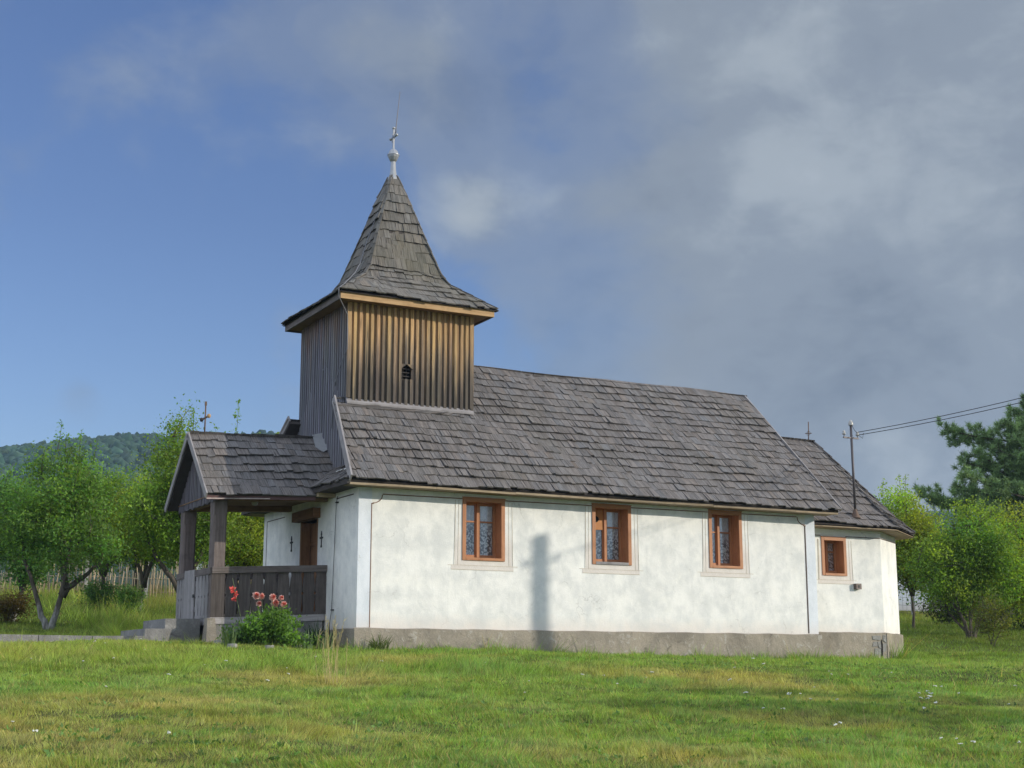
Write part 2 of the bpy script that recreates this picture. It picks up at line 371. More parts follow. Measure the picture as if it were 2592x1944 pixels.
POLEC = m_concrete('pole_concrete', (.36, .35, .33), (.30, .29, .27), (.44, .43, .41))

def m_glass():
    m = bpy.data.materials.new('window_glass'); m.use_nodes = True; nt = nodes_of(m)
    tr = nd(nt, 'ShaderNodeBsdfTransparent'); gl = nd(nt, 'ShaderNodeBsdfGlossy'); gl.inputs['Roughness'].default_value = .04
    fr = nd(nt, 'ShaderNodeFresnel'); fr.inputs[0].default_value = 1.5
    n = noise(nt, objc(nt), 3.0, 2, .5); bp = nd(nt, 'ShaderNodeBump'); bp.inputs['Strength'].default_value = .08; lk(nt, n, bp.inputs['Height']); lk(nt, bp.outputs[0], gl.inputs['Normal'])
    mx = nd(nt, 'ShaderNodeMixShader'); lk(nt, mth(nt, 'ADD', mth(nt, 'MULTIPLY', fr.outputs[0], 1.6), .03), mx.inputs[0]); lk(nt, tr.outputs[0], mx.inputs[1]); lk(nt, gl.outputs[0], mx.inputs[2])
    o = nd(nt, 'ShaderNodeOutputMaterial'); lk(nt, mx.outputs[0], o.inputs[0]); return m
GLASS = m_glass()
def m_lace():
    m, nt, b = mat('lace_curtain'); uv = uvc(nt)
    z = nt.nodes.new('ShaderNodeSeparateXYZ'); lk(nt, uv, z.inputs[0])
    v = nd(nt, 'ShaderNodeTexVoronoi'); v.inputs['Scale'].default_value = 26; lk(nt, mapping(nt, uv, (1.0, .8, 1)), v.inputs['Vector'])
    n = noise(nt, uv, 11, 4, .6, .5)
    hole = ramp(nt, mth(nt, 'ADD', v.outputs['Distance'], mth(nt, 'MULTIPLY', n, .9)), [(.93, 0.0), (1.05, .9)])
    hole = mth(nt, 'MULTIPLY', hole, ramp(nt, mth(nt, 'ADD', mth(nt, 'MULTIPLY', mth(nt, 'SUBTRACT', 2.75, z.outputs[1]), .8), mth(nt, 'MULTIPLY', mth(nt, 'SUBTRACT', n, .5), .5)), [(.12, .12), (.45, 1.0)]))
    c = mixc(nt, hole, (.88, .88, .90), (.13, .14, .16))
    fold = noise(nt, mapping(nt, uv, (14, .5, 1)), 1, 3, .5)
    setc(nt, b, c, .9, .1); bump(nt, b, fold, .8, .03); return m
LACE = m_lace()

def m_leaf(name, trans=.4, rough=.55, tint=(1.5, 1.5, .6)):
    m = bpy.data.materials.new(name); m.use_nodes = True; nt = nodes_of(m); a = attr(nt)
    b = nd(nt, 'ShaderNodeBsdfPrincipled'); lk(nt, a, b.inputs['Base Color']); b.inputs['Roughness'].default_value = rough; b.inputs['Specular IOR Level'].default_value = .3
    t = nd(nt, 'ShaderNodeBsdfTranslucent'); lk(nt, mixc(nt, 1.0, a, tint, 'MULTIPLY'), t.inputs[0])
    mx = nd(nt, 'ShaderNodeMixShader'); mx.inputs[0].default_value = trans; lk(nt, b.outputs[0], mx.inputs[1]); lk(nt, t.outputs[0], mx.inputs[2])
    o = nd(nt, 'ShaderNodeOutputMaterial'); lk(nt, mx.outputs[0], o.inputs[0]); return m
LEAF = m_leaf('leaf', .5); NEEDLE = m_leaf('pine_needle', .12); GRASS = m_leaf('grass_blade', .38, .6); PETAL = m_leaf('petal', .25, .5, (1.1, 1.0, 1.0))
FOREST = m_leaf('forest_canopy', .05, .8)
def m_bark(name, white=False):
    m, nt, b = mat(name); oc = objc(nt); n = noise(nt, mapping(nt, oc, (14, 14, 4)), 1, 6, .65, .6)
    c = ramp(nt, n, [(.3, (.045, .038, .03)), (.7, (.16, .135, .11))])
    if white:
        z = nt.nodes.new('ShaderNodeSeparateXYZ'); lk(nt, oc, z.inputs[0])
        wn = noise(nt, oc, 7, 5, .7)
        f = ramp(nt, mth(nt, 'ADD', z.outputs[2], mth(nt, 'MULTIPLY', wn, .7)), [(.68, .5), (1.0, 0.0)])
        c = mixc(nt, mth(nt, 'MULTIPLY', f, ramp(nt, n, [(.35, .2), (.6, 1.0)])), c, (.52, .53, .52))
    setc(nt, b, c, .92, .1); bump(nt, b, n, .9, .03); return m
BARK = m_bark('bark'); BARKW = m_bark('limewashed_bark', True)
def m_ground():
    m, nt, b = mat('lawn_soil'); oc = objc(nt)
    n1 = noise(nt, oc, .35, 6, .6); n2 = noise(nt, oc, 6, 6, .7); n3 = noise(nt, oc, 40, 4, .7)
    c = mixc(nt, ramp(nt, n1, [(.38, 0.0), (.62, 1.0)]), (.105, .150, .034), (.165, .165, .055))
    c = mixc(nt, ramp(nt, n2, [(.42, .55), (.62, 0.0)]), c, (.045, .050, .016))
    c = mixc(nt, ramp(nt, n3, [(.45, .5), (.65, 0.0)]), c, (.03, .032, .012))
    setc(nt, b, c, .95, .1); bump(nt, b, mth(nt, 'ADD', n3, n2), .8, .05); return m
GROUND = m_ground()

# ------------------------------------------------------------------ the ground
def build_ground():
    def axis(lo, a, b, hi, st):
        mid = np.arange(a, b, st); up = [b]; s = st
        while up[-1] < hi: s *= 1.18; up.append(up[-1]+s)
        dn = [a]; s = st
        while dn[-1] > lo: s *= 1.18; dn.append(dn[-1]-s)
        return np.concatenate([np.array(dn[:0:-1]), mid, np.array(up)])
    us = axis(-60, 0, 64, 1500, .4); ls = axis(-1100, -26, 26, 1100, .4)
    U, L = np.meshgrid(us, ls, indexing='ij'); X, Y = xy(U, L); Z = T(X, Y)
    v = np.stack([X, Y, Z], -1).reshape(-1, 3); n, m = U.shape
    i = np.arange(n*m).reshape(n, m)
    f = np.stack([i[:-1, :-1], i[1:, :-1], i[1:, 1:], i[:-1, 1:]], -1).reshape(-1, 4)
    f = f[:, ::-1]
    o = np_mesh('lawn_ground', v, f, np.ones((len(v), 3)), GROUND, smooth=True)
    tag(o, 'gently rising grassy ground that carries the church and the orchard', 'ground', kind='structure')
build_ground()

# ------------------------------------------------------------------ the church
CH = thing('village_church', 'small whitewashed village church with grey shingle roofs and a boarded bell tower', 'church', (0, 0, 0))
YC = 2.8; WD = 5.6; LN = 11.04
def shingle_slope(mb, bl, br, tl, tr, expo=.32, wmin=.11, wmax=.24, lo=None, hi=None, lift=.035, th=.024, jit=.02, ridge_over=.04, tone=(.75, 1.15), mi=0, warm=.0):
    bl, br, tl, tr = [Vector(p) for p in (bl, br, tl, tr)]
    A = (br-bl).normalized(); e = (tl-bl); e2 = e-A*e.dot(A); S = e2.normalized(); H = e2.length; N = A.cross(S).normalized()
    lo_f = lo or (lambda s: (tl-bl).dot(A)*s/H); hi_f = hi or (lambda s: (br-bl).length+((tr-br).dot(A))*s/H)
    rows = int(math.ceil(H/expo)); ex = H/rows
    ph = random.random()*10
    for r in range(rows):
        s0 = r*ex-(.03 if r == 0 else 0); s1 = min(r*ex+ex*1.5, H+ridge_over)
        a = min(lo_f(max(s0, 0)), lo_f(min(s1, H)))-random.random()*wmax; end = max(hi_f(max(s0, 0)), hi_f(min(s1, H)))
        while a < end:
            w = random.uniform(wmin, wmax); gap = random.choice((.002, .004, .006, .012)); a1 = a+w
            dj = random.gauss(0, jit)*.7+.012*math.sin(a*1.3+ph+r*1.7)
            if random.random() < .06: dj += .03
            sb = s0+dj; l0 = lift*random.uniform(.75, 1.35); 
            if random.random() < .05: l0 += .015
            wav = .018*math.sin(a*.9+r*.6+ph)+.010*math.sin(a*2.3+r)
            lb, hb = lo_f(min(max(sb, 0), H)), hi_f(min(max(sb, 0), H)); lt, ht = lo_f(min(s1, H)), hi_f(min(s1, H))
            sk = random.gauss(0, .006)
            xb0, xb1 = min(max(a+gap/2, lb), hb), max(min(a1-gap/2, hb), lb); xt0, xt1 = min(max(a+gap/2+sk, lt), ht), max(min(a1-gap/2+sk, ht), lt)
            if xb1-xb0 > .012 or xt1-xt0 > .02:
                xb1 = max(xb1, xb0+.001); xt1 = max(xt1, xt0+.001)
                tw = random.gauss(0, .004)
                P = lambda x, s, n: bl+A*x+S*s+N*n
                t = [P(xb0, sb, l0+wav+tw), P(xb1, sb+random.gauss(0, .005), l0+wav-tw), P(xt1, s1, .006+wav), P(xt0, s1, .006+wav)]
                q = [P(xb0, sb, l0-th+wav+tw), P(xb1, sb, l0-th+wav-tw), P(xt1, s1, -.008+wav), P(xt0, s1, -.008+wav)]
                k = random.uniform(*tone); hue = random.gauss(0, .03)
                col = (k*(1+hue+warm), k, k*(1-hue-warm*.6)); uo = (random.random()*9, random.random()*9)
                uv = [(uo[0], uo[1]), (uo[0]+w, uo[1]), (uo[0]+w, uo[1]+s1-sb), (uo[0], uo[1]+s1-sb)]
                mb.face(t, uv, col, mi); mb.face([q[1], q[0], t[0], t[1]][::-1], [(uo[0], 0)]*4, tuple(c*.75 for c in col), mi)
                mb.face([q[0], q[3], t[3], t[0]][::-1], [(uo[0], 0)]*4, col, mi); mb.face([q[2], q[1], t[1], t[2]][::-1], [(uo[0], 0)]*4, col, mi)
            a = a1
    # the deck under the shingles
    return A, S, N, H
def deck(mb, poly, t, mi):
    p = [Vector(q) for q in poly]; n = (p[1]-p[0]).cross(p[-1]-p[0]).normalized()
    mb.prism([q-n*.035 for q in p], -n, t, (1, 1, 1), mi)

def walls():
    # nave wall skins with window and door openings left out
    mb = MB()
    def skin(P, D, n, xs, zs, holes):
        xs = sorted(set(xs+[h[0] for h in holes]+[h[1] for h in holes])); zs = sorted(set(zs+[h[2] for h in holes]+[h[3] for h in holes]))
        for i in range(len(xs)-1):
            for j in range(len(zs)-1):
                cx, cz = (xs[i]+xs[i+1])/2, (zs[j]+zs[j+1])/2
                if any(h[0] < cx < h[1] and h[2] < cz < h[3] for h in holes): continue
                q = [(P[0]+D[0]*x, P[1]+D[1]*x, z) for x, z in ((xs[i], zs[j]), (xs[i+1], zs[j]), (xs[i+1], zs[j+1]), (xs[i], zs[j+1]))]
                mb.face(q)
    skin((0, 0), (1, 0), 0, [0, LN], [-.7, 3.16], [(w[0], w[1], w[2], w[3]) for w in WIN[:3]])
    skin((0, WD), (0, -1), 0, [0, WD], [-.7, 3.45], [(WD-3.22, WD-2.16, .6, 2.6)])
    skin((LN, 0), (0, 1), 0, [0, WD], [-.7, 3.16], [])
    skin((LN, WD), (-1, 0), 0, [0, LN], [-.7, 3.16], [])
    mb.face([(LN, 0, 3.16), (LN, WD, 3.16), (LN, YC, 6.0)])
    # door reveal
    for q in ([(0, 2.16, .6), (0, 2.16, 2.6), (.4, 2.16, 2.6), (.4, 2.16, .6)], [(0, 3.22, .6), (.4, 3.22, .6), (.4, 3.22, 2.6), (0, 3.22, 2.6)]): mb.face(q)
    mb.build('nave_wall', PLASTER, CH)
    ap = MB(); A = [(LN, .7), (13.6, .7), (15.03, 1.73), (15.03, 3.87), (13.6, 4.9), (LN, 4.9)]
    w = WIN[3]
    mb = ap
    skin((0, .7), (1, 0), 0, [LN, 13.6], [-.6, 2.95], [(w[0], w[1], w[2], w[3])])
    for i in range(1, 5): mb.face([(*A[i], -.6), (*A[i+1], -.6), (*A[i+1], 2.95), (*A[i], 2.95)])
    ap.build('apse_wall', PLASTER, CH)
    # plinth: a proud concrete foot, slightly uneven along its top
    pl = MB()
    def foot_run(p, q, z1, out, wob=.012):
        p = Vector((*p, 0)); q = Vector((*q, 0)); d = (q-p); L = d.length; d.normalize(); n = Vector((d.y, -d.x, 0)); k = max(2, int(L/.35))
        for i in range(k):
            a = p+d*(L*i/k); b = p+d*(L*(i+1)/k)
            za = z1+wob*math.sin(i*1.9)*.6; zb = z1+wob*math.sin((i+1)*1.9)*.6
            oa = out+.006*math.sin(i*2.7); ob = out+.006*math.sin((i+1)*2.7)
            pl.face([a+n*oa+Vector((0, 0, -.7)), b+n*ob+Vector((0, 0, -.7)), b+n*ob+Vector((0, 0, zb-.015)), a+n*oa+Vector((0, 0, za-.015))])
            pl.face([a+n*oa+Vector((0, 0, za-.015)), b+n*ob+Vector((0, 0, zb-.015)), b-n*.01+Vector((0, 0, zb+.004)), a-n*.01+Vector((0, 0, za+.004))])
    o = .05
    foot_run((-o, 0), (LN+o, 0), .35, o); foot_run((LN, -o), (LN, WD), .35, o); foot_run((0, WD+o), (0, -o), .35, o); foot_run((LN, WD), (0, WD), .35, o)
    pl.build('plinth', PLINTH, CH)
    pa = pl = MB()
    foot_run((LN+.05, .7), (13.6+.03, .7), .43, o); foot_run((13.6-.02, .7-.02), (15.05, 1.75-.02), .43, o+.004); foot_run((15.03, 1.70), (15.03, 3.9), .43, o); foot_run((15.03, 3.87), (13.6, 4.9), .43, o)
    pa.build('apse_plinth', PLINTH, CH)
    # broken corner of the apse plinth: loose facing stones
    cs = MB()
    for (x, z, w_, h_) in ((13.29, .31, .22, .10), (13.53, .30, .10, .13), (13.24, .17, .12, .11), (13.37, .15, .07, .15), (13.52, .08, .10, .20), (13.33, .0, .16, .12)):
        cs.hexa([(x-w_/2+random.gauss(0, .025), .636, z-h_/2+random.gauss(0, .02)), (x+w_/2+random.gauss(0, .02), .634, z-h_/2+random.gauss(0, .025)), (x+w_/2, .70, z-h_/2), (x-w_/2, .70, z-h_/2), (x-w_/2+random.gauss(0, .02), .640, z+h_/2+random.gauss(0, .02)), (x+w_/2+random.gauss(0, .02), .638, z+h_/2), (x+w_/2, .70, z+h_/2), (x-w_/2, .70, z+h_/2)])
    cs.build('exposed_stone', STONE, CH)
    ck = MB(); ck.prism([(13.42, .646, -.15), (13.455, .646, -.15), (13.47, .646, .16), (13.44, .646, .27), (13.415, .646, .12)], (0, -1, 0), .012); ck.build('crack', DARK, CH)
# windows: x0, x1, z0, z1, wall y, kind
WIN = [(2.20, 3.14, 1.69, 2.925, 0.0, 0), (5.18, 6.13, 1.71, 2.955, 0.0, 1), (8.12, 9.00, 1.73, 2.975, 0.0, 0), (11.80, 12.53, 1.72, 2.61, .7, 0)]
walls()

def window(w, label):
    x0, x1, z0, z1, y, kind = w
    e = bpy.data.objects.new('window', None); COL.objects.link(e); e.parent = CH; e.location = (x0, y, z0)
    if label: e['label'] = label
    fr = MB(); c = .078; o = -.022; D = .27
    # casing, mitred, then deep jamb boards
    fr.box((x0, y+o, z0), (x0+c, y+.05, z1)); fr.box((x1-c, y+o, z0), (x1, y+.05, z1))
    fr.box((x0+c, y+o-.002, z1-c), (x1-c, y+.05, z1)); fr.box((x0-.008, y+o-.01, z1-.004), (x1+.008, y+.04, z1+.012))
    fr.box((x0+.012, y+.05, z0+.01), (x0+c-.012, y+D+.06, z1-.01)); fr.box((x1-c+.012, y+.05, z0+.01), (x1-.012, y+D+.06, z1-.01))
    fr.box((x0+c-.012, y+.05, z1-c+.012), (x1-c+.012, y+D+.06, z1-.012))
    fr.build('window_frame', WINPAINT, e)
    sl = MB(); sl.hexa([(x0+c, y-.028, z0), (x1-c, y-.028, z0), (x1-c, y+D+.06, z0+.012), (x0+c, y+D+.06, z0+.012), (x0+c, y-.028, z0+.055), (x1-c, y-.028, z0+.055), (x1-c, y+D+.06, z0+.085), (x0+c, y+D+.06, z0+.085)])
    sl.build('window_sill', GREYWOOD if kind == 1 else WINPAINT, e)
    ix0, ix1, iz0, iz1 = x0+c-.012, x1-c+.012, z0+.08, z1-c+.012; ys = y+D; cxm = (ix0+ix1)/2; s = .052
    sa = MB()
    for (a, b) in ((ix0, cxm-.004), (cxm+.004, ix1)):
        sa.box((a, ys, iz0), (a+s, ys+.045, iz1)); sa.box((b-s, ys, iz0), (b, ys+.045, iz1))
        sa.box((a+s, ys+.002, iz0), (b-s, ys+.043, iz0+s)); sa.box((a+s, ys+.002, iz1-s), (b-s, ys+.043, iz1))
        zt = iz0+(iz1-iz0)*.64; sa.box((a+s, ys+.004, zt), (b-s, ys+.041, zt+.032))
    sa.box((cxm-.03, ys-.03, iz0), (cxm+.03, ys-.001, iz1))
    sa.build('sash', WINPAINT, e)
    gl = MB(); gl.box((ix0+.02, ys+.02, iz0+.02), (ix1-.02, ys+.024, iz1-.02)); gl.build('window_pane', GLASS, e)
    cu = MB(); n = 28
    for k in range(n):
        xa = ix0+(ix1-ix0)*k/n; xb = ix0+(ix1-ix0)*(k+1)/n; f = lambda x: ys+.06+.014*math.sin(x*37)+.008*math.sin(x*71+1)
        cu.face([(xa, f(xa), iz0), (xb, f(xb), iz0), (xb, f(xb), iz1), (xa, f(xa), iz1)], [(xa, iz0), (xb, iz0), (xb, iz1), (xa, iz1)], smooth=True)
    cu.build('curtain', LACE, e)
    if kind == 1:
        vb = MB(); zt = iz0+(iz1-iz0)*.60
        vb.box((ix0+.02, ys-.006, zt), (cxm-.035, ys-.0005, iz1-.01)); v = vb.build('vent_board', VENTPAINT, e)
        v['label'] = 'ochre board with a round vent hole in the upper left pane'
        r = MB(); cx_, cz_ = (ix0+cxm)/2-.01, (zt+iz1)/2; pts = [(cx_+.062*math.cos(a), ys-.020, cz_+.062*math.sin(a)) for a in np.linspace(0, 2*math.pi, 18)]
        r.prism(pts[:-1], (0, 1, 0), .013); r.build('vent_pipe', DARK, e)
    # painted surround
    if kind is not None:
        ln = MB(); q = y-.003
        def strip(a, b, m=0, t=.008):
            (xa, za), (xb, zb) = a, b
            if abs(xb-xa) > abs(zb-za): ln.box((min(xa, xb), q-.004, za-t/2), (max(xa, xb), q+.01, za+t/2), mi=m)
            else: ln.hexa([(xa-t/2, q-.0045, za), (xa+t/2, q-.0045, za), (xa+t/2, q+.01, za), (xa-t/2, q+.01, za), (xb-t/2, q-.0045, zb), (xb+t/2, q-.0045, zb), (xb+t/2, q+.01, zb), (xb-t/2, q+.01, zb)], mi=m)
        zt = z1-.06; lead = (x0-.055 if y > .1 else x0-.10)
        for xa, xb in ((x0-.175 if y < .1 else x0-.12, x0-.150 if y < .1 else x0-.10), (x0-.095, x0-.08), (x1+.10, x1+.085), (x1+.185, x1+.165)): strip((xa, z0-.10), (xb, zt))
        L = .31 if y < .1 else .2
        strip((x0-L, z0-.10), (x1+.29, z0-.10)); strip((x0-L+.07, z0-.185), (x1+.2, z0-.185))
        ln.build('painted_surround', LINEL, e)
        cr = MB(); cr.box((x0-.15 if y < .1 else x0-.1, y-.0032, z0-.095), (x0-.001, y+.01, zt)); cr.box((x1+.001, y-.0032, z0-.095), (x1+.165, y+.01, zt)); cr.box((x0-.001, y-.0032, z0-.095), (x1+.001, y+.01, z0-.001))
        cr.box((x0-L+.07, y-.0030, z0-.18), (x1+.2, y+.01, z0-.097)); cr.build('cream_band', PLASTER, e)
for w, l in zip(WIN, ('nave window nearest the porch, with a white curtain strip showing', 'middle nave window with an ochre vent board', 'nave window nearest the apse with patterned lace', 'small apse window')): window(w, l)

def painted():
    # a bluish corner band at either end of the south wall, edged with a dark line
    for xa, xb in ((.002, .27), (10.77, LN-.002)):
        b = MB(); b.box((xa, -.004, .36), (xb, .01, 3.1)); b.build('corner_band', PLBAND, CH)
    fz = MB(); fz.box((.271, -.0035, 2.895), (10.769, .01, 3.12)); fz.build('eave_band', CREAM, CH)
    ln = MB()
    def seg(x0, x1, z, t, y=0.0): tops[-1].box((x0, y-.009, z-t/2), (x1, y+.01, z+t/2))
    tops = []; xs = [.5]+[v for w in WIN[:3] for v in (w[0]-.005, w[1]+.005)]+[10.53]
    zz = lambda x: 2.885+.0055*x
    for i in range(0, len(xs), 2):
        ln = MB(); tops.append(ln)
        a, c_ = xs[i], xs[i+1]; k = 6
        for j in range(k): seg(a+(c_-a)*j/k, a+(c_-a)*(j+1)/k, zz(a+(c_-a)*(j+.5)/k), .020)
    def arc(cx, cz, sx):
        for j in range(6):
            a0 = math.pi/2*j/6; a1 = math.pi/2*(j+1)/6
            p = (cx+sx*.20*math.cos(a0), cz-.17*math.sin(a0)) ; q = (cx+sx*.20*math.cos(a1), cz-.17*math.sin(a1))
            ln.beam((p[0], -.004, p[1]), (q[0], -.004, q[1]), .014, .018, up=(0, 1, 0))
    ln = tops[0]; arc(.29, 2.88, 1); ln.box((.26, -.008, 2.69), (.31, .01, 2.705)); ln.box((.262, -.0085, .36), (.278, .01, 2.70))
    ln = tops[-1]; arc(10.75, 2.94, -1); ln.box((10.72, -.008, 2.745), (10.79, .01, 2.76))
    for q in tops: q.build('painted_line', LINE, CH)
    for a, b in (((10.745, -.0085, .37), (10.775, .01, 2.75)), ((LN+.03, .692, 2.63), (11.79, .71, 2.648)), ((12.54, .692, 2.63), (13.6, .71, 2.648))):
        l2 = MB(); l2.box(a, b); l2.build('dark_painted_line', LINED, CH)
    d = Vector((15.03-13.6, 1.73-.7, 0)).normalized(); n = Vector((d.y, -d.x, 0))
    l3 = MB(); a = Vector((13.6, .7, 2.64)); bq = Vector((15.03, 1.73, 2.66)); l3.beam(a+n*.001, bq+n*.001, .016, .018); l3.build('dark_painted_line', LINED, CH)
    # west wall: frame line, plus two small dark crosses beside the door
    for a, b in (((-.008, .25, 2.88), (.01, 1.15, 2.9)), ((-.008, 4.2, 2.80), (.01, 5.395, 2.815))):
        wl = MB(); wl.box(a, b)
        if a[1] > 1: wl.box((-.008, 5.38, .5), (.01, 5.395, 2.80))
        wl.build('dark_painted_line', LINED, CH)
    for y, z in ((3.72, 2.16), (1.93, 2.12)):
        c = MB(); t = .012
        z += .03; c.box((-.016, y-.012, z-.13), (-.001, y+.012, z+.11)); c.box((-.018, y-.08, z+.015), (-.001, y+.08, z+.05)); c.box((-.018, y-.025, z-.16), (-.001, y+.025, z-.12)); c.prism([(-.001, y-.025, z+.09), (-.001, y+.025, z+.09), (-.001, y, z+.17)], (-1, 0, 0), .016)
        c.build('wall_cross', IRON, CH)
painted()

def nave_roof():
    mb = MB()
    bl = (-.33, -.45, 3.10); br = (11.4, -.45, 3.10); tl = (.17, YC, 6.22); tr = (11.4, YC, 6.22)
    H = (Vector(tl)-Vector(bl)); Ht = math.hypot(3.25, 3.12)
    ycut = (1.52+.45)/3.25*Ht
    lo = lambda s: (.5*s/Ht if s < ycut else 3.30)
    shingle_slope(mb, bl, br, (bl[0], YC, 6.22), tr, 0.27, .06, .19, lo=lo, hi=lambda s: 11.73-.10*s/Ht, lift=.042, th=.026, jit=.018, ridge_over=.10, tone=(.8, 1.18))
    my = lambda p: (p[0], 2*YC-p[1], p[2])
    shingle_slope(mb, my(br), my(bl), my(tr), (bl[0], YC, 6.22), .45, .22, .4, lo=lambda s: 0, hi=lambda s: (11.73-.5*s/Ht if s < ycut else 8.43), lift=.04)
    zq = 3.1+1.90*.96; dk = [bl, br, (11.3, YC, 6.22), (3.08, YC, 6.22), (3.08, 1.45, zq), (.26, 1.45, zq), (-.01, 1.45, zq)]
    deck(mb, dk, .09, 1); deck(mb, [my(dk[0])]+[my(p) for p in dk[:0:-1]], .09, 1)
    r = mb.build('nave_roof', [SHINGLE, DECK], CH)
    for f in (lambda p: p, my):
        u = (0, -.7, .7) if f is not my else (0, .7, .7)
        v = MB(); v.beam(f((-.36, -.48, 3.09)), f((.005, 1.46, 4.96)), .035, .17, up=u); v.build('verge_board', GREYWOOD, r)
        v = MB(); v.beam(f((11.43, -.48, 3.10)), f((11.33, YC, 6.22)), .03, .085, up=u); v.build('verge_board', GREYWOOD, r)
    fa = MB(); a = -.35
    while a < 11.38:      # rough eave boards in uneven lengths
        b = min(a+random.uniform(1.6, 3.0), 11.38); dz = random.gauss(0, .006)
        fa.hexa([(a, -.43, 2.992+dz), (b-.006, -.43, 2.992-dz), (b-.006, -.395, 2.992-dz), (a, -.395, 2.992+dz), (a, -.435, 3.032+dz), (b-.006, -.435, 3.032-dz), (b-.006, -.395, 3.032), (a, -.395, 3.032)], (random.uniform(.75, 1.25),)*3); a = b
    fa.box((-.33, -.40, 3.0), (11.36, .0, 3.03), (.8, .8, .8)); fa.build('eave_board', EAVEWOOD, r)
    fb = MB(); fb.box((-.33, WD, 3.0), (11.36, WD+.4, 3.03)); fb.box((-.33, WD+.4, 2.985), (11.36, WD+.44, 3.05)); fb.build('eave_board', EAVEWOOD, r)
    # skirt roof across the west front
    sk = MB()
    for (y0, y1, hip) in ((-.45, 2.15, 0), (3.45, 6.05, 1)):
        lo = (lambda s: 0); hi = (lambda s: y1-y0-(s*.92 if hip == 0 else 0)); lo2 = (lambda s: (s*.92 if hip else 0))
        shingle_slope(sk, (-.40, y1, 3.12), (-.40, y0, 3.12), (.29, y1, 3.66), (.29, y0, 3.66), .29, lo=lo2, hi=hi)
        deck(sk, [(-.40, y1, 3.12), (-.40, y0, 3.12), (.29, y0+(.8 if hip == 0 else 0), 3.66), (.29, y1-(.8 if hip else 0), 3.66)], .06, 1)
        sk.box((-.40, y0+.03, 3.0), (-.365, y1, 3.10), mi=1); sk.box((-.365, y0+.03, 3.005), (.0, y1, 3.035), mi=1)
    sk.build('skirt_roof', [SHINGLE, DECK], CH)
    # boarded west gable in the plane of the tower front
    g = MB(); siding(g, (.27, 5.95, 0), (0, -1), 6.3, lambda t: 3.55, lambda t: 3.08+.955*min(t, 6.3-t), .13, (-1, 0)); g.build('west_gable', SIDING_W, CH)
def siding(mb, P, D, width, zlo, zhi, per, n, hole=None, bw=.052, bt=.03):
    """board and batten: boards on the plane, battens proud of it"""
    nx, ny = n; k = int(round(width/per)); per = width/k
    def pt(t, z, o): return (P[0]+D[0]*t+nx*o, P[1]+D[1]*t+ny*o, z)
    def piece(t0, t1, o0, o1, za, zb, za1, zb1, col):
        mb.hexa([pt(t0, za, o0), pt(t1, za1, o0), pt(t1, za1, o1), pt(t0, za, o1), pt(t0, zb, o0), pt(t1, zb1, o0), pt(t1, zb1, o1), pt(t0, zb, o1)] if (D[0]*ny-D[1]*nx) > 0 else
                [pt(t1, za1, o0), pt(t0, za, o0), pt(t0, za, o1), pt(t1, za1, o1), pt(t1, zb1, o0), pt(t0, zb, o0), pt(t0, zb, o1), pt(t1, zb1, o1)], col)
    def run(t0, t1, o0, o1, col):
        za, za1, zb, zb1 = zlo(t0), zlo(t1), zhi(t0), zhi(t1)
        if zb-za < .02 and zb1-za1 < .02: return
        if hole and t1 > hole[0] and t0 < hole[1]:
            piece(t0, t1, o0, o1, za, hole[2], za1, hole[2], col); piece(t0, t1, o0, o1, hole[3], zb, hole[3], zb1, col)
        else: piece(t0, t1, o0, o1, za, zb, za1, zb1, col)
    for i in range(k):
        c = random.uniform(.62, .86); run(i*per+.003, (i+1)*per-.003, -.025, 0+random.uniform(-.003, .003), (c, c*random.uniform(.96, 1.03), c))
        c = random.uniform(.85, 1.18); w = bw*random.uniform(.9, 1.15); j = random.gauss(0, .006)
        run((i+1)*per-w/2+j, (i+1)*per+w/2+j, .001, bt*random.uniform(.85, 1.2), (c, c*random.uniform(.95, 1.03), c*random.uniform(.92, 1.02)))
nave_roof()

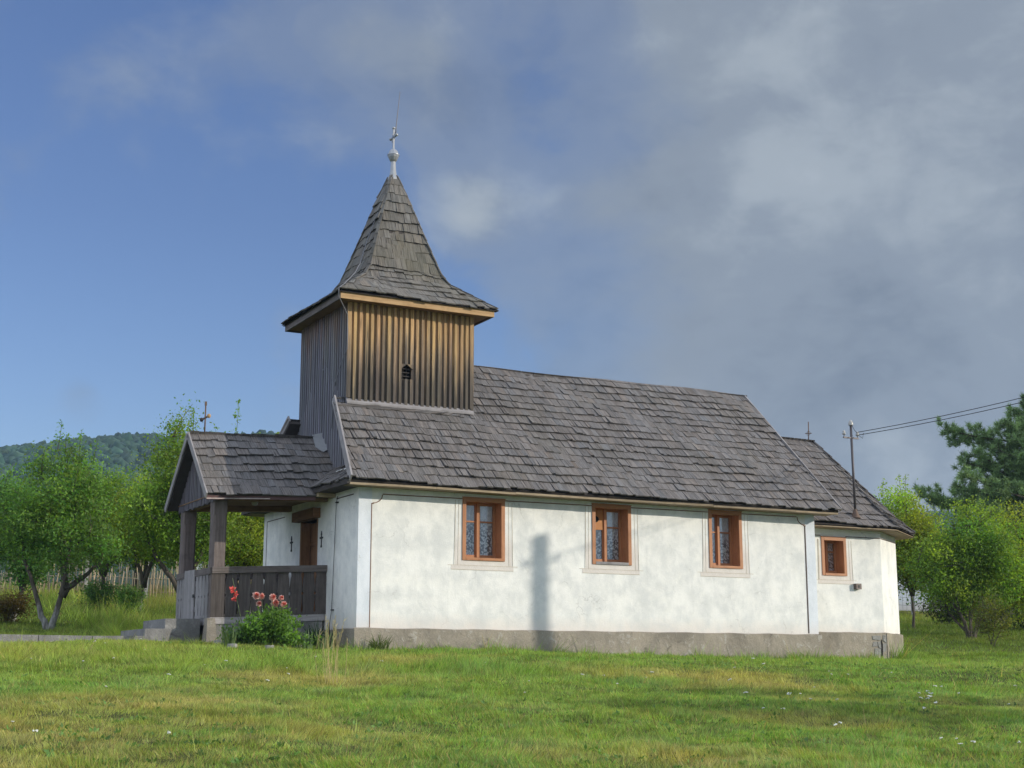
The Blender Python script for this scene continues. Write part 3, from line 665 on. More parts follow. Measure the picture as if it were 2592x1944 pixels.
def tower():
    x0, x1, y0, y1 = .27, 3.08, 1.40, 4.20; zt = 7.06
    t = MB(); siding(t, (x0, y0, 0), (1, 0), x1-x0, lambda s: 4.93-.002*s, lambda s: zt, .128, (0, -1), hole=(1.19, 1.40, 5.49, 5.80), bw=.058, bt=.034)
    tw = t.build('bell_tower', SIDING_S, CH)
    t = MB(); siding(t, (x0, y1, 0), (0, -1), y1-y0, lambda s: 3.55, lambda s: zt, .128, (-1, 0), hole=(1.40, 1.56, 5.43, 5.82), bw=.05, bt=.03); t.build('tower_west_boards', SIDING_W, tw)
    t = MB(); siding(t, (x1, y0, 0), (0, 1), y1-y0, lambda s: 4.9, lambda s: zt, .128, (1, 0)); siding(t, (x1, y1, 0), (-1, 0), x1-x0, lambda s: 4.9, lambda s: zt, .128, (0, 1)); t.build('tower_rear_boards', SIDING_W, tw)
    c = MB()      # corner boards and the board along the foot
    for xa, xb in ((x0-.034, x0+.05), (x1-.05, x1+.034)):
        c = MB(); c.box((xa, y0-.036, 4.99), (xb, y0-.001, zt-.06)); c.build('corner_board', SIDING_S, tw)
    c = MB(); c.hexa([(x0-.03, y0-.075, 4.86), (x1+.03, y0-.075, 4.86), (x1+.03, y0-.0, 4.93), (x0-.03, y0-.0, 4.93), (x0-.03, y0-.075, 4.90), (x1+.03, y0-.075, 4.90), (x1+.03, y0-.0, 4.985), (x0-.03, y0-.0, 4.985)]); c.build('foot_board', GREYWOOD, tw)
    # sound holes: a recess with a pointed head
    h = MB(); a, b, z0, z1 = x0+1.17, x0+1.42, 5.49, 5.80
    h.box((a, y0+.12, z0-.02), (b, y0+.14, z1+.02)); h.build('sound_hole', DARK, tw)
    h = MB(); m = (a+b)/2; yq = y0-.036
    h.prism([(a-.01, yq, z1+.005), (a-.01, yq, z1-.10), (m, yq, z1+.005)], (0, 1, 0), .04); h.prism([(b+.01, yq, z1+.005), (m, yq, z1+.005), (b+.01, yq, z1-.10)], (0, 1, 0), .04)
    h.build('sound_hole_frame', SIDING_S, tw)
    h = MB()
    for k in range(4): h.box((a, y0+.03, z0+.06+k*.08), (b, y0+.06, z0+.075+k*.08))
    for k in range(2): h.box((a+.07+k*.08, y0+.062, z0), (a+.082+k*.08, y0+.075, z1))
    h.build('louvre', DECK, tw)
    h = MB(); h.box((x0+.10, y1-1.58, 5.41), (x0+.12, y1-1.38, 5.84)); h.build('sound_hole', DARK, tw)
    h = MB(); ya, yb = y1-1.575, y1-1.385; mm = (ya+yb)/2; xq = x0-.032
    h.prism([(xq, ya, 5.825), (xq, mm, 5.825), (xq, ya, 5.70)], (1, 0, 0), .04); h.prism([(xq, yb, 5.825), (xq, yb, 5.70), (xq, mm, 5.825)], (1, 0, 0), .04); h.build('sound_hole_frame', SIDING_W, tw)
    # eaves
    e0, e1, f0, f1 = -.06, 3.43, 1.03, 4.42; ze = 7.12
    s = MB(); s.box((e0+.04, f0+.04, 6.985), (e1-.04, f1-.04, 7.01)); s.build('soffit', SOFFIT, tw)
    f = MB(); f.box((e0, f0, 6.955), (e1, f0+.035, 7.108)); fa = f.build('fascia', HONEY, tw)
    f = MB(); f.box((e0, f0+.035, 6.955), (e0+.035, f1, 7.108)); f.box((e1-.035, f0+.035, 6.955), (e1, f1, 7.108)); f.box((e0+.035, f1-.035, 6.955), (e1-.035, f1, 7.108)); f.build('fascia', DARKWOOD, tw)
    # bell-cast spire
    r = MB(); o = .045; E = [(e0-o, f0-o, ze), (e1+o, f0-o, ze), (e1+o, f1+o, ze), (e0-o, f1+o, ze)]
    kx0, kx1, ky0, ky1, kz = .88, 2.64, 1.92, 3.64, 7.86; K = [(kx0, ky0, kz), (kx1, ky0, kz), (kx1, ky1, kz), (kx0, ky1, kz)]
    ax, ay, az, ah = 1.79, YC, 10.36, .075; Tp = [(ax-ah, ay-ah, az), (ax+ah, ay-ah, az), (ax+ah, ay+ah, az), (ax-ah, ay+ah, az)]
    lrp = lambda p, q, k: tuple(a_+(b_-a_)*k for a_, b_ in zip(p, q))
    for i in range(4):
        j = (i+1) % 4
        # a soft kink: one short course between skirt and spire
        K0 = [lrp(E[q], K[q], .90) for q in (i, j)]; K0 = [(p[0], p[1], p[2]-.02) for p in K0]; K1 = [lrp(K[q], Tp[q], .06) for q in (i, j)]
        shingle_slope(r, E[i], E[j], K0[0], K0[1], .27, .10, .24, lift=.035, tone=(.8, 1.2)); shingle_slope(r, K0[0], K0[1], K1[0], K1[1], .26, .10, .24, lift=.035, tone=(.8, 1.2))
        shingle_slope(r, K1[0], K1[1], Tp[i], Tp[j], .255, .10, .24, lift=.035, tone=(.8, 1.2))
        d1 = [E[i], E[j], K0[1], K0[0]]; r.face([(p[0], p[1], p[2]-.04) for p in d1], mi=1); r.face([(p[0], p[1], p[2]-.04) for p in (K0[0], K0[1], K1[1], K1[0])], mi=1); r.face([(p[0], p[1], p[2]-.04) for p in (K1[0], K1[1], Tp[j], Tp[i])], mi=1)
        # hip: narrow cover slats
        pts = [E[i], K0[0], K1[0], Tp[i]]
        for a_, b_ in zip(pts[:-1], pts[1:]):
            L = (Vector(b_)-Vector(a_)).length; k = max(1, int(L/.27))
            for q in range(k):
                A_ = Vector(lrp(a_, b_, q/k)); B_ = Vector(lrp(a_, b_, min(1, (q+1.1)/k))); outw = Vector((A_.x-ax, A_.y-ay, 0)).normalized()
                c = random.uniform(.8, 1.15); r.beam(A_+outw*.016+Vector((0, 0, .022)), B_+outw*.008+Vector((0, 0, .012)), .07, .02, up=outw*.7+Vector((0, 0, .7)), col=(c, c, c))
    rf = r.build('tower_roof', [SHINGLE_T, DECK], CH)
    # zinc finial
    z = MB(); z.lathe(ax, ay, [(.125, 10.28), (.12, 10.33), (.085, 10.40), (.065, 10.52), (.055, 10.68), (.055, 10.72), (.085, 10.76), (.118, 10.83), (.130, 10.875), (.130, 10.885), (.118, 10.90), (.095, 10.97), (.055, 11.01), (.022, 11.02), (.022, 11.06), (0, 11.06)], 10, smooth=False)
    z.lathe(ax, ay, [(.137, 10.868), (.142, 10.88), (.137, 10.892)], 10); fi = z.build('finial', ZINC, rf)
    c = MB(); c.beam((ax, ay, 11.02), (ax, ay, 11.50), .035, .035, up=(0, 1, 0)); c.beam((ax, ay-.15, 11.31), (ax, ay+.15, 11.31), .035, .035)
    for p in ((ax, ay, 11.52), (ax, ay-.16, 11.31), (ax, ay+.16, 11.31)): c.lathe(p[0], p[1], [(0, p[2]-.038), (.03, p[2]-.025), (.040, p[2]), (.03, p[2]+.025), (0, p[2]+.038)], 8)
    for sy, sz in ((1, 1), (-1, 1), (1, -1), (-1, -1)): c.beam((ax, ay+.03*sy, 11.31+.03*sz), (ax, ay+.10*sy, 11.31+.10*sz), .012, .012)
    c.build('spire_cross', ZINC, rf)
    l = MB(); l.tube([(ax, ay-.10, 11.28), (ax+.015, ay-.10, 11.55), (ax+.085, ay-.12, 12.36)], [.013, .012, .008], 6); l.build('lightning_rod', CABLE, rf)
    # lightning conductor: down the western hip, round the eave, down the boards and the wall
    cb = MB(); up = lambda p, d: (p[0]-d, p[1]-d*.3, p[2]+d)
    path = [(ax-.10, ay-.14, 10.30), (ax-.24, ay-.13, 9.85), (1.30, 2.55, 9.3), (1.05, 2.42, 8.7), (.80, 2.15, 8.1), (.5, 1.7, 7.72), (.06, 1.16, 7.30), (-.13, .97, 7.14), (-.12, 1.0, 6.98), (.22, 1.37, 6.72), (.225, 1.345, 6.35), (.225, 1.345, 6.0), (.20, 1.60, 5.75), (.20, 1.95, 5.35), (.20, 2.0, 5.2), (.20, 2.05, 4.45)]
    cb.tube(path, .009, 6); cb.build('lightning_conductor', CABLE, CH)
    cb = MB(); cb.tube([(-.02, 1.05, 2.93), (-.03, 1.09, 2.81), (-.03, 1.14, 1.9), (-.03, 1.21, .72), (-.06, 1.22, .45), (-.07, 1.2, .1)], .006, 6)
    for q in ((-.03, 1.09, 2.81), (-.03, 1.21, .72)): cb.box((q[0]-.015, q[1]-.06, q[2]-.012), (.005, q[1]+.02, q[2]+.012))
    cb.build('lightning_conductor', BLACKC, CH)
tower()

def apse_roof():
    z = 2.90; E = [(10.9, .28, z), (13.78, .28, z), (15.47, 1.52, z), (15.47, 4.08, z), (13.78, 5.32, z), (10.9, 5.32, z)]
    A = (13.45, YC, 5.22); R0 = (11.1, YC, 5.24)
    mb = MB(); lrp = lambda p, q, k: tuple(a+(b-a)*k for a, b in zip(p, q))
    def slope(p, q, b, a, expo=.265):
        # slight bell-cast at the eave
        pa = lrp(p, a, .20); pb = lrp(q, b, .20); pa = (pa[0], pa[1], pa[2]-.07); pb = (pb[0], pb[1], pb[2]-.07)
        shingle_slope(mb, p, q, pa, pb, expo, .08, .20, tone=(.72, 1.08), warm=.02, ridge_over=.08)
        shingle_slope(mb, pa, pb, a, b, expo, .08, .20, tone=(.75, 1.1), warm=.02, ridge_over=.09)
        for f in ((p, q, pb, pa), (pa, pb, b, a)):
            f = [(v[0], v[1], v[2]-.05) for v in f]
            mb.face(f if Vector(f[2]) != Vector(f[3]) else f[:3], mi=1)
    slope(E[0], E[1], A, R0); slope(E[1], E[2], A, A, .27); slope(E[2], E[3], A, A, .27); slope(E[3], E[4], A, A, .3); slope(E[4], E[5], R0, A, .4)
    for i, e in ((1, E[1]), (2, E[2])):
        pts = [e, tuple(v-(.07 if k == 2 else 0) for k, v in enumerate(lrp(e, A, .2))), A]
        for a_, b_ in zip(pts[:-1], pts[1:]):
            L = (Vector(b_)-Vector(a_)).length; k = max(1, int(L/.29))
            for q in range(k):
                A_ = Vector(lrp(a_, b_, q/k)); B_ = Vector(lrp(a_, b_, min(1, (q+1.2)/k))); ow = Vector((A_.x-11.5, A_.y-YC, 0)).normalized(); c = random.uniform(.75, 1.1)
                mb.beam(A_+ow*.02+Vector((0, 0, .035)), B_+ow*.005+Vector((0, 0, .015)), .12, .022, up=ow*.6+Vector((0, 0, .8)), col=(c, c, c))
    r = mb.build('apse_roof', [SHINGLE, DECK], CH)
    s = MB(); s.face([(E[i][0], E[i][1], 2.80) for i in (0, 5, 4, 3, 2, 1)])
    for i in range(5):
        p, q = E[i], E[i+1]; d = (Vector(q)-Vector(p)).normalized(); n = Vector((d.y, -d.x, 0)); m_ = -n*.035
        s.hexa([Vector((p[0], p[1], 2.79))+m_, Vector((q[0], q[1], 2.79))+m_, Vector((q[0], q[1], 2.79))+m_-n*.03, Vector((p[0], p[1], 2.79))+m_-n*.03, Vector((p[0], p[1], 2.83))+m_, Vector((q[0], q[1], 2.83))+m_, Vector((q[0], q[1], 2.83))+m_-n*.03, Vector((p[0], p[1], 2.83))+m_-n*.03], (random.uniform(.8, 1.2),)*3)
    s.build('eave_board', EAVEWOOD, r)
    c = MB(); bx, by = 13.30, YC; c.tube([(bx, by, 5.15), (bx+.02, by, 5.75)], .014, 6); c.tube([(bx+.005, by-.12, 5.44), (bx+.02, by+.13, 5.47)], .012, 6)
    for k in range(10):
        a0, a1 = 2*math.pi*k/10, 2*math.pi*(k+1)/10; c.tube([(bx+.01, by+.065*math.cos(a0), 5.455+.055*math.sin(a0)), (bx+.01, by+.065*math.cos(a1), 5.455+.055*math.sin(a1))], .006, 5)
    c.build('roof_cross', RUST, r)
    # service mast
    m = MB(); mx, my_ = 12.72, .52; m.tube([(mx, my_, 3.0), (mx-.02, my_, 5.30)], .030, 10); mo = m.build('service_mast', PIPE, CH)
    cp = MB(); cp.lathe(mx-.02, my_, [(.055, 5.27), (.06, 5.31), (.045, 5.36), (.015, 5.40), (0, 5.41)], 10); cp.build('mast_cap', CERAMIC, mo)
    fl = MB(); fl.lathe(mx, my_, [(.12, 3.07), (.07, 3.17), (.04, 3.26), (.032, 3.28)], 12); fl.build('flashing', RUST, mo)
    ca = MB(); zc = 4.97; ca.beam((mx-.26, my_, zc), (mx+.20, my_, zc), .035, .035)
    for px in (mx-.24, mx+.17): ca.tube([(px, my_, zc), (px, my_, zc+.07)], .010, 6)
    ca.build('crossarm', PIPE, mo)
    for px in (mx-.24, mx+.17):
        i = MB(); i.lathe(px, my_, [(.02, zc+.06), (.04, zc+.07), (.042, zc+.10), (.028, zc+.115), (.034, zc+.14), (.02, zc+.165), (0, zc+.17)], 10); i.build('insulator', CERAMIC, mo)
    lp = MB(); lp.tube([(mx-.02, my_, 5.33), (mx+.07, my_-.02, 5.16), (mx+.19, my_-.02, zc+.10)], .006, 5); lp.tube([(mx+.17, my_, zc+.1), (mx+.3, my_-.03, zc+.01), (mx+.32, my_-.05, zc+.14)], .006, 5); lp.build('service_lead', BLACKC, mo)
    b = MB(); bx0, bz0 = 12.72, 1.42; b.box((bx0, .60, bz0), (bx0+.155, .70, bz0+.13)); bo = b.build('junction_box', METERBOX, CH)
    k = MB(); k.lathe(0, 0, [(0, 0), (0, 0)], 4) if False else None
    k.box((bx0+.05, .592, bz0+.035), (bx0+.105, .60, bz0+.095)); k.build('box_cover', IRON, bo)
apse_roof()

# ------------------------------------------------------------------ the porch (it leans a little to the west)
PT = .047
def pz(x, z): return z+PT*min(x, 0)
def pbox(mb, a, b, col=(1, 1, 1), mi=0):
    (x0, y0, z0), (x1, y1, z1) = a, b
    mb.hexa([(x0, y0, pz(x0, z0)), (x1, y0, pz(x1, z0)), (x1, y1, pz(x1, z0)), (x0, y1, pz(x0, z0)), (x0, y0, pz(x0, z1)), (x1, y0, pz(x1, z1)), (x1, y1, pz(x1, z1)), (x0, y1, pz(x0, z1))], col, mi)
def porch():
    Y0, Y1 = 1.60, 4.0; XW = -2.33
    f = MB(); pbox(f, (XW+.05, Y0+.05, -.3), (-.06, Y1-.05, .62)); f.build('porch_floor', SLAB, CH)
    fs = MB(); pbox(fs, (XW+.02, Y0+.02, -.3), (-.06, Y0+.05, .52)); fs.build('porch_foundation', STONE, CH)
    st = MB(); st.hexa([(-3.08, 2.0, -.2), (-2.40, 2.0, -.2), (-2.40, 3.7, -.2), (-3.08, 3.7, -.2), (-3.07, 2.01, .53), (-2.40, 2.01, .54), (-2.40, 3.69, .54), (-3.07, 3.69, .53)]); st.build('porch_step', SLAB, CH)
    st = MB(); st.hexa([(-3.5, 1.85, -.2), (-3.085, 1.85, -.2), (-3.085, 3.8, -.2), (-3.5, 3.8, -.2), (-3.48, 1.87, .335), (-3.085, 1.87, .34), (-3.085, 3.79, .34), (-3.48, 3.79, .335)]); st.build('porch_step', SLAB, CH)
    pr = MB(); pr.hexa([(-2.44, 1.42, -.2), (-2.18, 1.42, -.2), (-2.12, 1.75, -.2), (-2.44, 1.8, -.2), (-2.385, 1.575, .54), (-2.24, 1.57, .54), (-2.2, 1.75, .54), (-2.385, 1.75, .54)]); pr.build('corner_pier', PLINTH, CH)
    sb = MB(); pbox(sb, (XW, Y0, .53), (-.02, Y0+.16, .66), (1.3, 1.3, 1.3)); pbox(sb, (XW, Y0+.16, .53), (XW+.16, Y1, .66), (1.3, 1.3, 1.3)); pbox(sb, (XW, Y1-.16+.16, .53), (-.02, Y1+.14, .66)); sb.build('sill_beam', GREYWOOD, CH)
    for y in (Y0, Y1-.27):
        p = MB(); x0, x1 = XW, XW+.265; c = .03
        zz = [.66, 1.42, 1.60, 2.60, 2.86]
        # chamfered square post
        for z0, z1, ch in ((.66, 1.62, .012), (1.62, 2.62, .035), (2.62, 2.90, .012)):
            lp = [(x0+ch, y), (x1-ch, y), (x1, y+ch), (x1, y+.27-ch), (x1-ch, y+.27), (x0+ch, y+.27), (x0, y+.27-ch), (x0, y+ch)]
            n = len(lp)
            for i in range(n):
                a, b = lp[i], lp[(i+1) % n]; p.face([(*a, pz(a[0], z0)), (*b, pz(b[0], z0)), (*b, pz(b[0], z1)), (*a, pz(a[0], z1))], [(i*.3, z0), (i*.3+.2, z0), (i*.3+.2, z1), (i*.3, z1)], (1.15, 1.1, 1.1))
            p.face([(*q, pz(q[0], z1)) for q in lp]); p.face([(*q, pz(q[0], z0)) for q in lp[::-1]])
        p.build('porch_post', DARKWOOD, CH)
    # rails
    r = MB(); pbox(r, (XW+.003, Y0-.035, 1.49), (-.005, Y0+.13, 1.615)); r.build('handrail', DARKWOOD, CH)
    r = MB(); pbox(r, (XW-.035, Y0+.005, 1.485), (XW+.0, 2.66, 1.61)); r.build('handrail', DARKWOOD, CH)
    r = MB(); pbox(r, (XW-.035, 3.42, 1.485), (XW+.0, Y1, 1.61)); r.build('handrail', DARKWOOD, CH)
    r = MB(); pbox(r, (XW+.003, Y1-.13, 1.49), (-.005, Y1+.03, 1.615)); r.build('handrail', DARKWOOD, CH)
    # cut-out balustrade boards: each edge is sawn so that neighbours leave a spindle-shaped slot
    prof = [(0, .0), (.03, .03), (.09, .032), (.16, .016), (.30, .008), (.42, .002), (.46, .002), (.48, .022), (.52, .022), (.54, .002), (.58, .004), (.72, .012), (.86, .022), (.92, .02), (.95, .0), (1, 0)]
    def board(mb, P, D, t0, t1, n, za, zb, c):
        def pt(t, z, o):
            x = P[0]+D[0]*t+n[0]*o; y = P[1]+D[1]*t+n[1]*o; return (x, y, pz(x, z))
        H = zb-za
        lpts = [(t0+w+.001, zb-k*H) for k, w in prof]; rpts = [(t1-w-.001, zb-k*H) for k, w in prof]
        for i in range(len(prof)-1):
            q = [lpts[i+1], rpts[i+1], rpts[i], lpts[i]]; uv = [(t+P[0]*3, z) for t, z in q]
            fr = [pt(t, z, .03) for t, z in q]; bk = [pt(t, z, 0) for t, z in q]
            flip = (D[0]*n[1]-D[1]*n[0]) > 0
            mb.face(fr[::-1] if flip else fr, uv[::-1] if flip else uv, c); mb.face(bk if flip else bk[::-1], uv, c)
            mb.face([bk[0], fr[0], fr[3], bk[3]], None, c); mb.face([fr[1], bk[1], bk[2], fr[2]], None, c)
    b = MB(); n = 8; wd = (2.36-.27)/n
    for i in range(n): board(b, (XW+.265, Y0+.03), (1, 0), i*wd, (i+1)*wd, (0, -1), .655, 1.49, (random.uniform(.6, .85),)*3)
    pbox(b, (XW+.0, Y0-.006, .665), (XW+.262, Y0-.001, 1.488), (.55, .55, .55)); b.build('balustrade', DARKWOOD, CH)
    b = MB(); wd = .22
    for i in range(4): board(b, (XW+.01, Y0+.10), (0, 1), i*wd+.02, (i+1)*wd+.02, (-1, 0), .655, 1.485, (random.uniform(.75, 1.0),)*3)
    b.build('balustrade', GREYWOOD, CH)
    b = MB()
    for i in range(3): board(b, (XW+.01, 3.42), (0, 1), i*.19, (i+1)*.19, (-1, 0), .655, 1.485, (random.uniform(.7, .95),)*3)
    b.build('balustrade', GREYWOOD, CH)
    b = MB()
    for i in range(8): board(b, (XW+.265, Y1), (1, 0), i*.26, (i+1)*.26, (0, 1), .655, 1.49, (random.uniform(.6, .85),)*3)
    b.build('balustrade', DARKWOOD, CH)
    g = MB()      # the gate of plain upright boards
    for i in range(5):
        y = 2.68+i*.146; c = random.uniform(.9, 1.2); pbox(g, (XW-.03, y, .67), (XW-.006, y+.14, 1.60+random.uniform(-.02, .04)), (c, c, c))
    pbox(g, (XW-.005, 2.68, .8), (XW+.02, 3.40, .9)); pbox(g, (XW-.005, 2.68, 1.3), (XW+.02, 3.40, 1.4)); g.build('gate', GREYWOOD, CH)
    l = MB(); l.box((XW-.045, 2.64, pz(XW, 1.08)), (XW-.03, 2.74, pz(XW, 1.14))); l.build('latch', IRON, CH)
    # beams, ceiling
    bm = MB(); pbox(bm, (XW+.01, Y0+.03, 2.89), (.0, Y0+.23, 3.0)); pbox(bm, (XW+.01, Y1-.23, 2.89), (.0, Y1-.03, 3.0)); pbox(bm, (XW+.01, Y0+.23, 2.885), (XW+.22, Y1-.23, 2.995)); bm.build('porch_beam', SOFFIT, CH)
    cl = MB()
    for i in range(18):
        y = 1.40+i*.156; c = random.uniform(.75, 1.1); pbox(cl, (-2.36, y, 3.002), (-.003, y+.150, 3.022), (c, c*.95, c*.9))
    cl.build('porch_ceiling', SOFFIT, CH)
    lt = MB(); lt.lathe(-1.2, YC-.2, [(.0, 2.83), (.06, 2.85), (.07, 2.90), (.05, 2.95)], 12); lt.build('porch_lamp', CERAMIC, CH)
    # roof
    m = MB(); my = lambda p: (p[0], 2*YC-p[1], p[2])
    bl, br, tl, tr = (-2.55, 1.33, 2.87), (.26, 1.33, 3.0), (-2.55, YC, 4.21), (.26, YC, 4.33)
    shingle_slope(m, bl, br, tl, tr, .262, .11, .26, tone=(.8, 1.2), lift=.035); shingle_slope(m, my(br), my(bl), my(tr), my(tl), .262, .11, .26, tone=(.8, 1.2))
    for side in (1, -1):
        a = -2.56
        while a < .2:
            w = random.uniform(.12, .24); k = random.uniform(.75, 1.2); z = 4.215+(a+2.55)*.041+(.014 if side > 0 else 0); dd = random.gauss(0, .012)
            P = lambda x, d, n_: (x, YC-side*(d*.72-n_*.7)+side*.02, z-d*.69+n_*.7)
            m.hexa([P(a, .30+dd, .025), P(a+w-.005, .30+dd, .025), P(a+w-.005, .30+dd, .05), P(a, .30+dd, .05), P(a, -.03-abs(dd), .02), P(a+w-.005, -.03-abs(dd), .02), P(a+w-.005, -.03-abs(dd), .045), P(a, -.03-abs(dd), .045)], (k, k, k)); a += w
    deck(m, [bl, br, tr, tl], .05, 1); deck(m, [my(p) for p in (tl, tr, br, bl)], .05, 1)
    rf = m.build('porch_roof', [SHINGLE, DECK], CH)
    zf = MB(); zf.prism([(.05, YC-.02, 4.40), (.29, YC-.02, 4.46), (.31, YC-.40, 4.08), (.14, YC-.44, 3.99), (.02, YC-.30, 4.10)], (0, -.7, .7), .012); zf.build('ridge_flashing', ZINC, rf)
    fa = MB(); pbox(fa, (-2.56, 1.36, 2.885), (-.36, 1.385, 2.975)); fa.build('eave_board', REDWOOD, rf)
    fa = MB(); pbox(fa, (-2.56, 1.355, 2.895), (-1.3, 1.36, 2.915), (1.9, 1.7, 1.6)); fa.build('eave_lath', GREYWOOD, rf)
    for f_, u in ((lambda p: p, (0, -.7, .7)), (my, (0, .7, .7))):
        v = MB(); v.beam(f_((-2.58, 1.30, 2.83)), f_((-2.58, YC, 4.22)), .03, .13, up=u); v.build('verge_board', GREYWOOD, rf)
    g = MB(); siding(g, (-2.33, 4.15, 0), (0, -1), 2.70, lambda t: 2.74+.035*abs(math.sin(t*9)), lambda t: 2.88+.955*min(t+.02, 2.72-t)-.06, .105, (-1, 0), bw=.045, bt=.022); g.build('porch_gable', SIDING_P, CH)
    c = MB(); cx, cy = -2.24, YC; c.tube([(cx, cy, 4.15), (cx, cy, 4.88)], .015, 6); c.beam((cx, cy-.23, 4.585), (cx, cy+.23, 4.585), .025, .03); c.box((cx-.02, cy-.015, 4.84), (cx+.02, cy+.015, 4.92)); co = c.build('porch_cross', RUST, rf)
    for y in (cy-.26, cy+.26):
        q = MB(); q.lathe(cx, y, [(0, 4.54), (.03, 4.55), (.042, 4.585), (.03, 4.62), (0, 4.63)], 8); q.build('cross_knob', HONEY if y < cy else IRON, rf)
    # door
    d = MB()
    for i in range(4):
        c_ = random.uniform(.8, 1.15); y = 2.18+i*.26; d.box((.22, y, .62), (.26, y+.255, 2.58), (c_, c_, c_))
    d.box((.195, 2.20, 1.0), (.22, 3.20, 1.12)); d.box((.195, 2.20, 2.1), (.22, 3.20, 2.2)); do = d.build('door', DOORWOOD, CH)
    h = MB(); h.box((.17, 2.27, 1.45), (.2, 2.33, 1.68)); h.tube([(.18, 2.30, 1.56), (.13, 2.30, 1.56), (.13, 2.40, 1.55)], .012, 6); h.build('door_handle', IRON, do)
    df = MB(); df.box((.0, 2.165, .62), (.2, 2.235, 2.595)); df.box((.0, 3.145, .62), (.2, 3.215, 2.595)); df.build('door_frame', DOORWOOD, do)
    ln = MB(); ln.box((-.16, 2.04, 2.602), (.05, 3.32, 2.80), (.75, .72, .7)); ln.build('lintel', DOORWOOD, do)
    wb = MB(); wb.box((-.36, 1.20, 2.93), (.0, 1.42, 3.0), (1.2, 1.2, 1.1)); wb.build('plate_end', EAVEWOOD, CH)
porch()

# concrete path west of the porch
pm = MB(); xs = np.linspace(-60, -3.5, 60)
for a, b in zip(xs[:-1], xs[1:]):
    za, zb = [max(.195, max(float(T(v, 1.75)), float(T(v, 3.0)))+.03)+.006*math.sin(v*1.7) for v in (a, b)]
    pm.hexa([(a, 1.75, za-.5), (b-.012, 1.75, zb-.5), (b-.012, 3.1, zb-.5), (a, 3.1, za-.5), (a, 1.75, za), (b-.012, 1.75, zb), (b-.012, 3.1, zb), (a, 3.1, za)], (random.uniform(.85, 1.1),)*3)
tag(pm.build('footpath', SLAB), 'narrow pale concrete path running west from the porch steps', 'path', kind='structure')

# ------------------------------------------------------------------ service pole (stands just outside the picture; throws the shadow on the wall) and wires
def pole():
    L = 11.0; px, py = 3.95+L*math.tan(R_(SUN_AZ)), -L; gz = float(T(px, py)); top = 2.24+L/math.cos(R_(SUN_AZ))*math.tan(R_(SUN_EL))
    p = thing('utility_pole', 'concrete utility pole with a short crossarm at the end of the church wires', 'utility pole', (px, py, gz))
    m = MB(); m.hexa([(px-.14, py-.14, gz-.4), (px+.14, py-.14, gz-.4), (px+.14, py+.14, gz-.4), (px-.14, py+.14, gz-.4), (px-.088, py-.088, top), (px+.088, py-.088, top), (px+.088, py+.088, top), (px-.088, py+.088, top)]); m.build('pole_shaft', POLEC, p)
    a = MB(); zc = top-.55; ca, sa = .8, .6
    a.beam((px-.28*ca, py-.28*sa, zc), (px+.28*ca, py+.28*sa, zc), .045, .045); a.build('crossarm', PIPE, p)
    ends = [(px-.24*ca, py-.24*sa, zc+.1), (px+.24*ca, py+.24*sa, zc+.1)]
    for e in ends:
        i = MB(); i.lathe(e[0], e[1], [(.012, zc+.02), (.03, zc+.04), (.03, zc+.08), (.02, zc+.10), (.022, zc+.12), (0, zc+.13)], 10); i.build('insulator', CERAMIC, p)
    mx, my_ = 12.72, .52
    for k, (s, e) in enumerate((((mx+.17, my_, 5.12), ends[0]), ((mx+.17, my_-.03, 5.05), ends[1]))):
        w = MB(); pts = []
        for t in np.linspace(0, 1, 26):
            q = Vector(s).lerp(Vector(e), t); q.z -= 1.5*t*(1-t)*(.93 if k == 0 else 1.0); pts.append(q)
        w.tube(pts, .0085, 5); tag(w.build('power_wire', BLACKC), ('upper of the two wires from the roof mast into the sky on the right' if k == 0 else 'lower of the two wires from the roof mast into the sky on the right'), 'wire', 'wires above the apse')
pole()

# ------------------------------------------------------------------ leaves, trees and shrubs
def leaf_quads(pos, size, r, col, up=.35, wid=.5, axis=None):
    """one rhombic leaf at every position; col (n,3)"""
    n = len(pos)
    d = r.normal(size=(n, 3)); d[:, 2] += up*.4
    if axis is not None: d = d*.6+axis
    d /= np.linalg.norm(d, axis=1)[:, None]
    nn = r.normal(size=(n, 3)); nn[:, 2] += up*2; s = np.cross(d, nn); s /= (np.linalg.norm(s, axis=1)[:, None]+1e-9)
    L = (size*r.uniform(.6, 1.3, n))[:, None]; w = L*wid*.5
    nrm = np.cross(s, d)
    mid = pos+d*L*.45
    v = np.stack([pos, mid+s*w+nrm*w*.3, pos+d*L, mid-s*w+nrm*w*.3], 1).reshape(-1, 3)
    f = np.arange(4*n).reshape(n, 4)
    return v, f, np.repeat(col, 4, 0)
def loc3(base, l, z, d): return np.array(base)+HR*l+HF*d+np.array([0, 0, z])
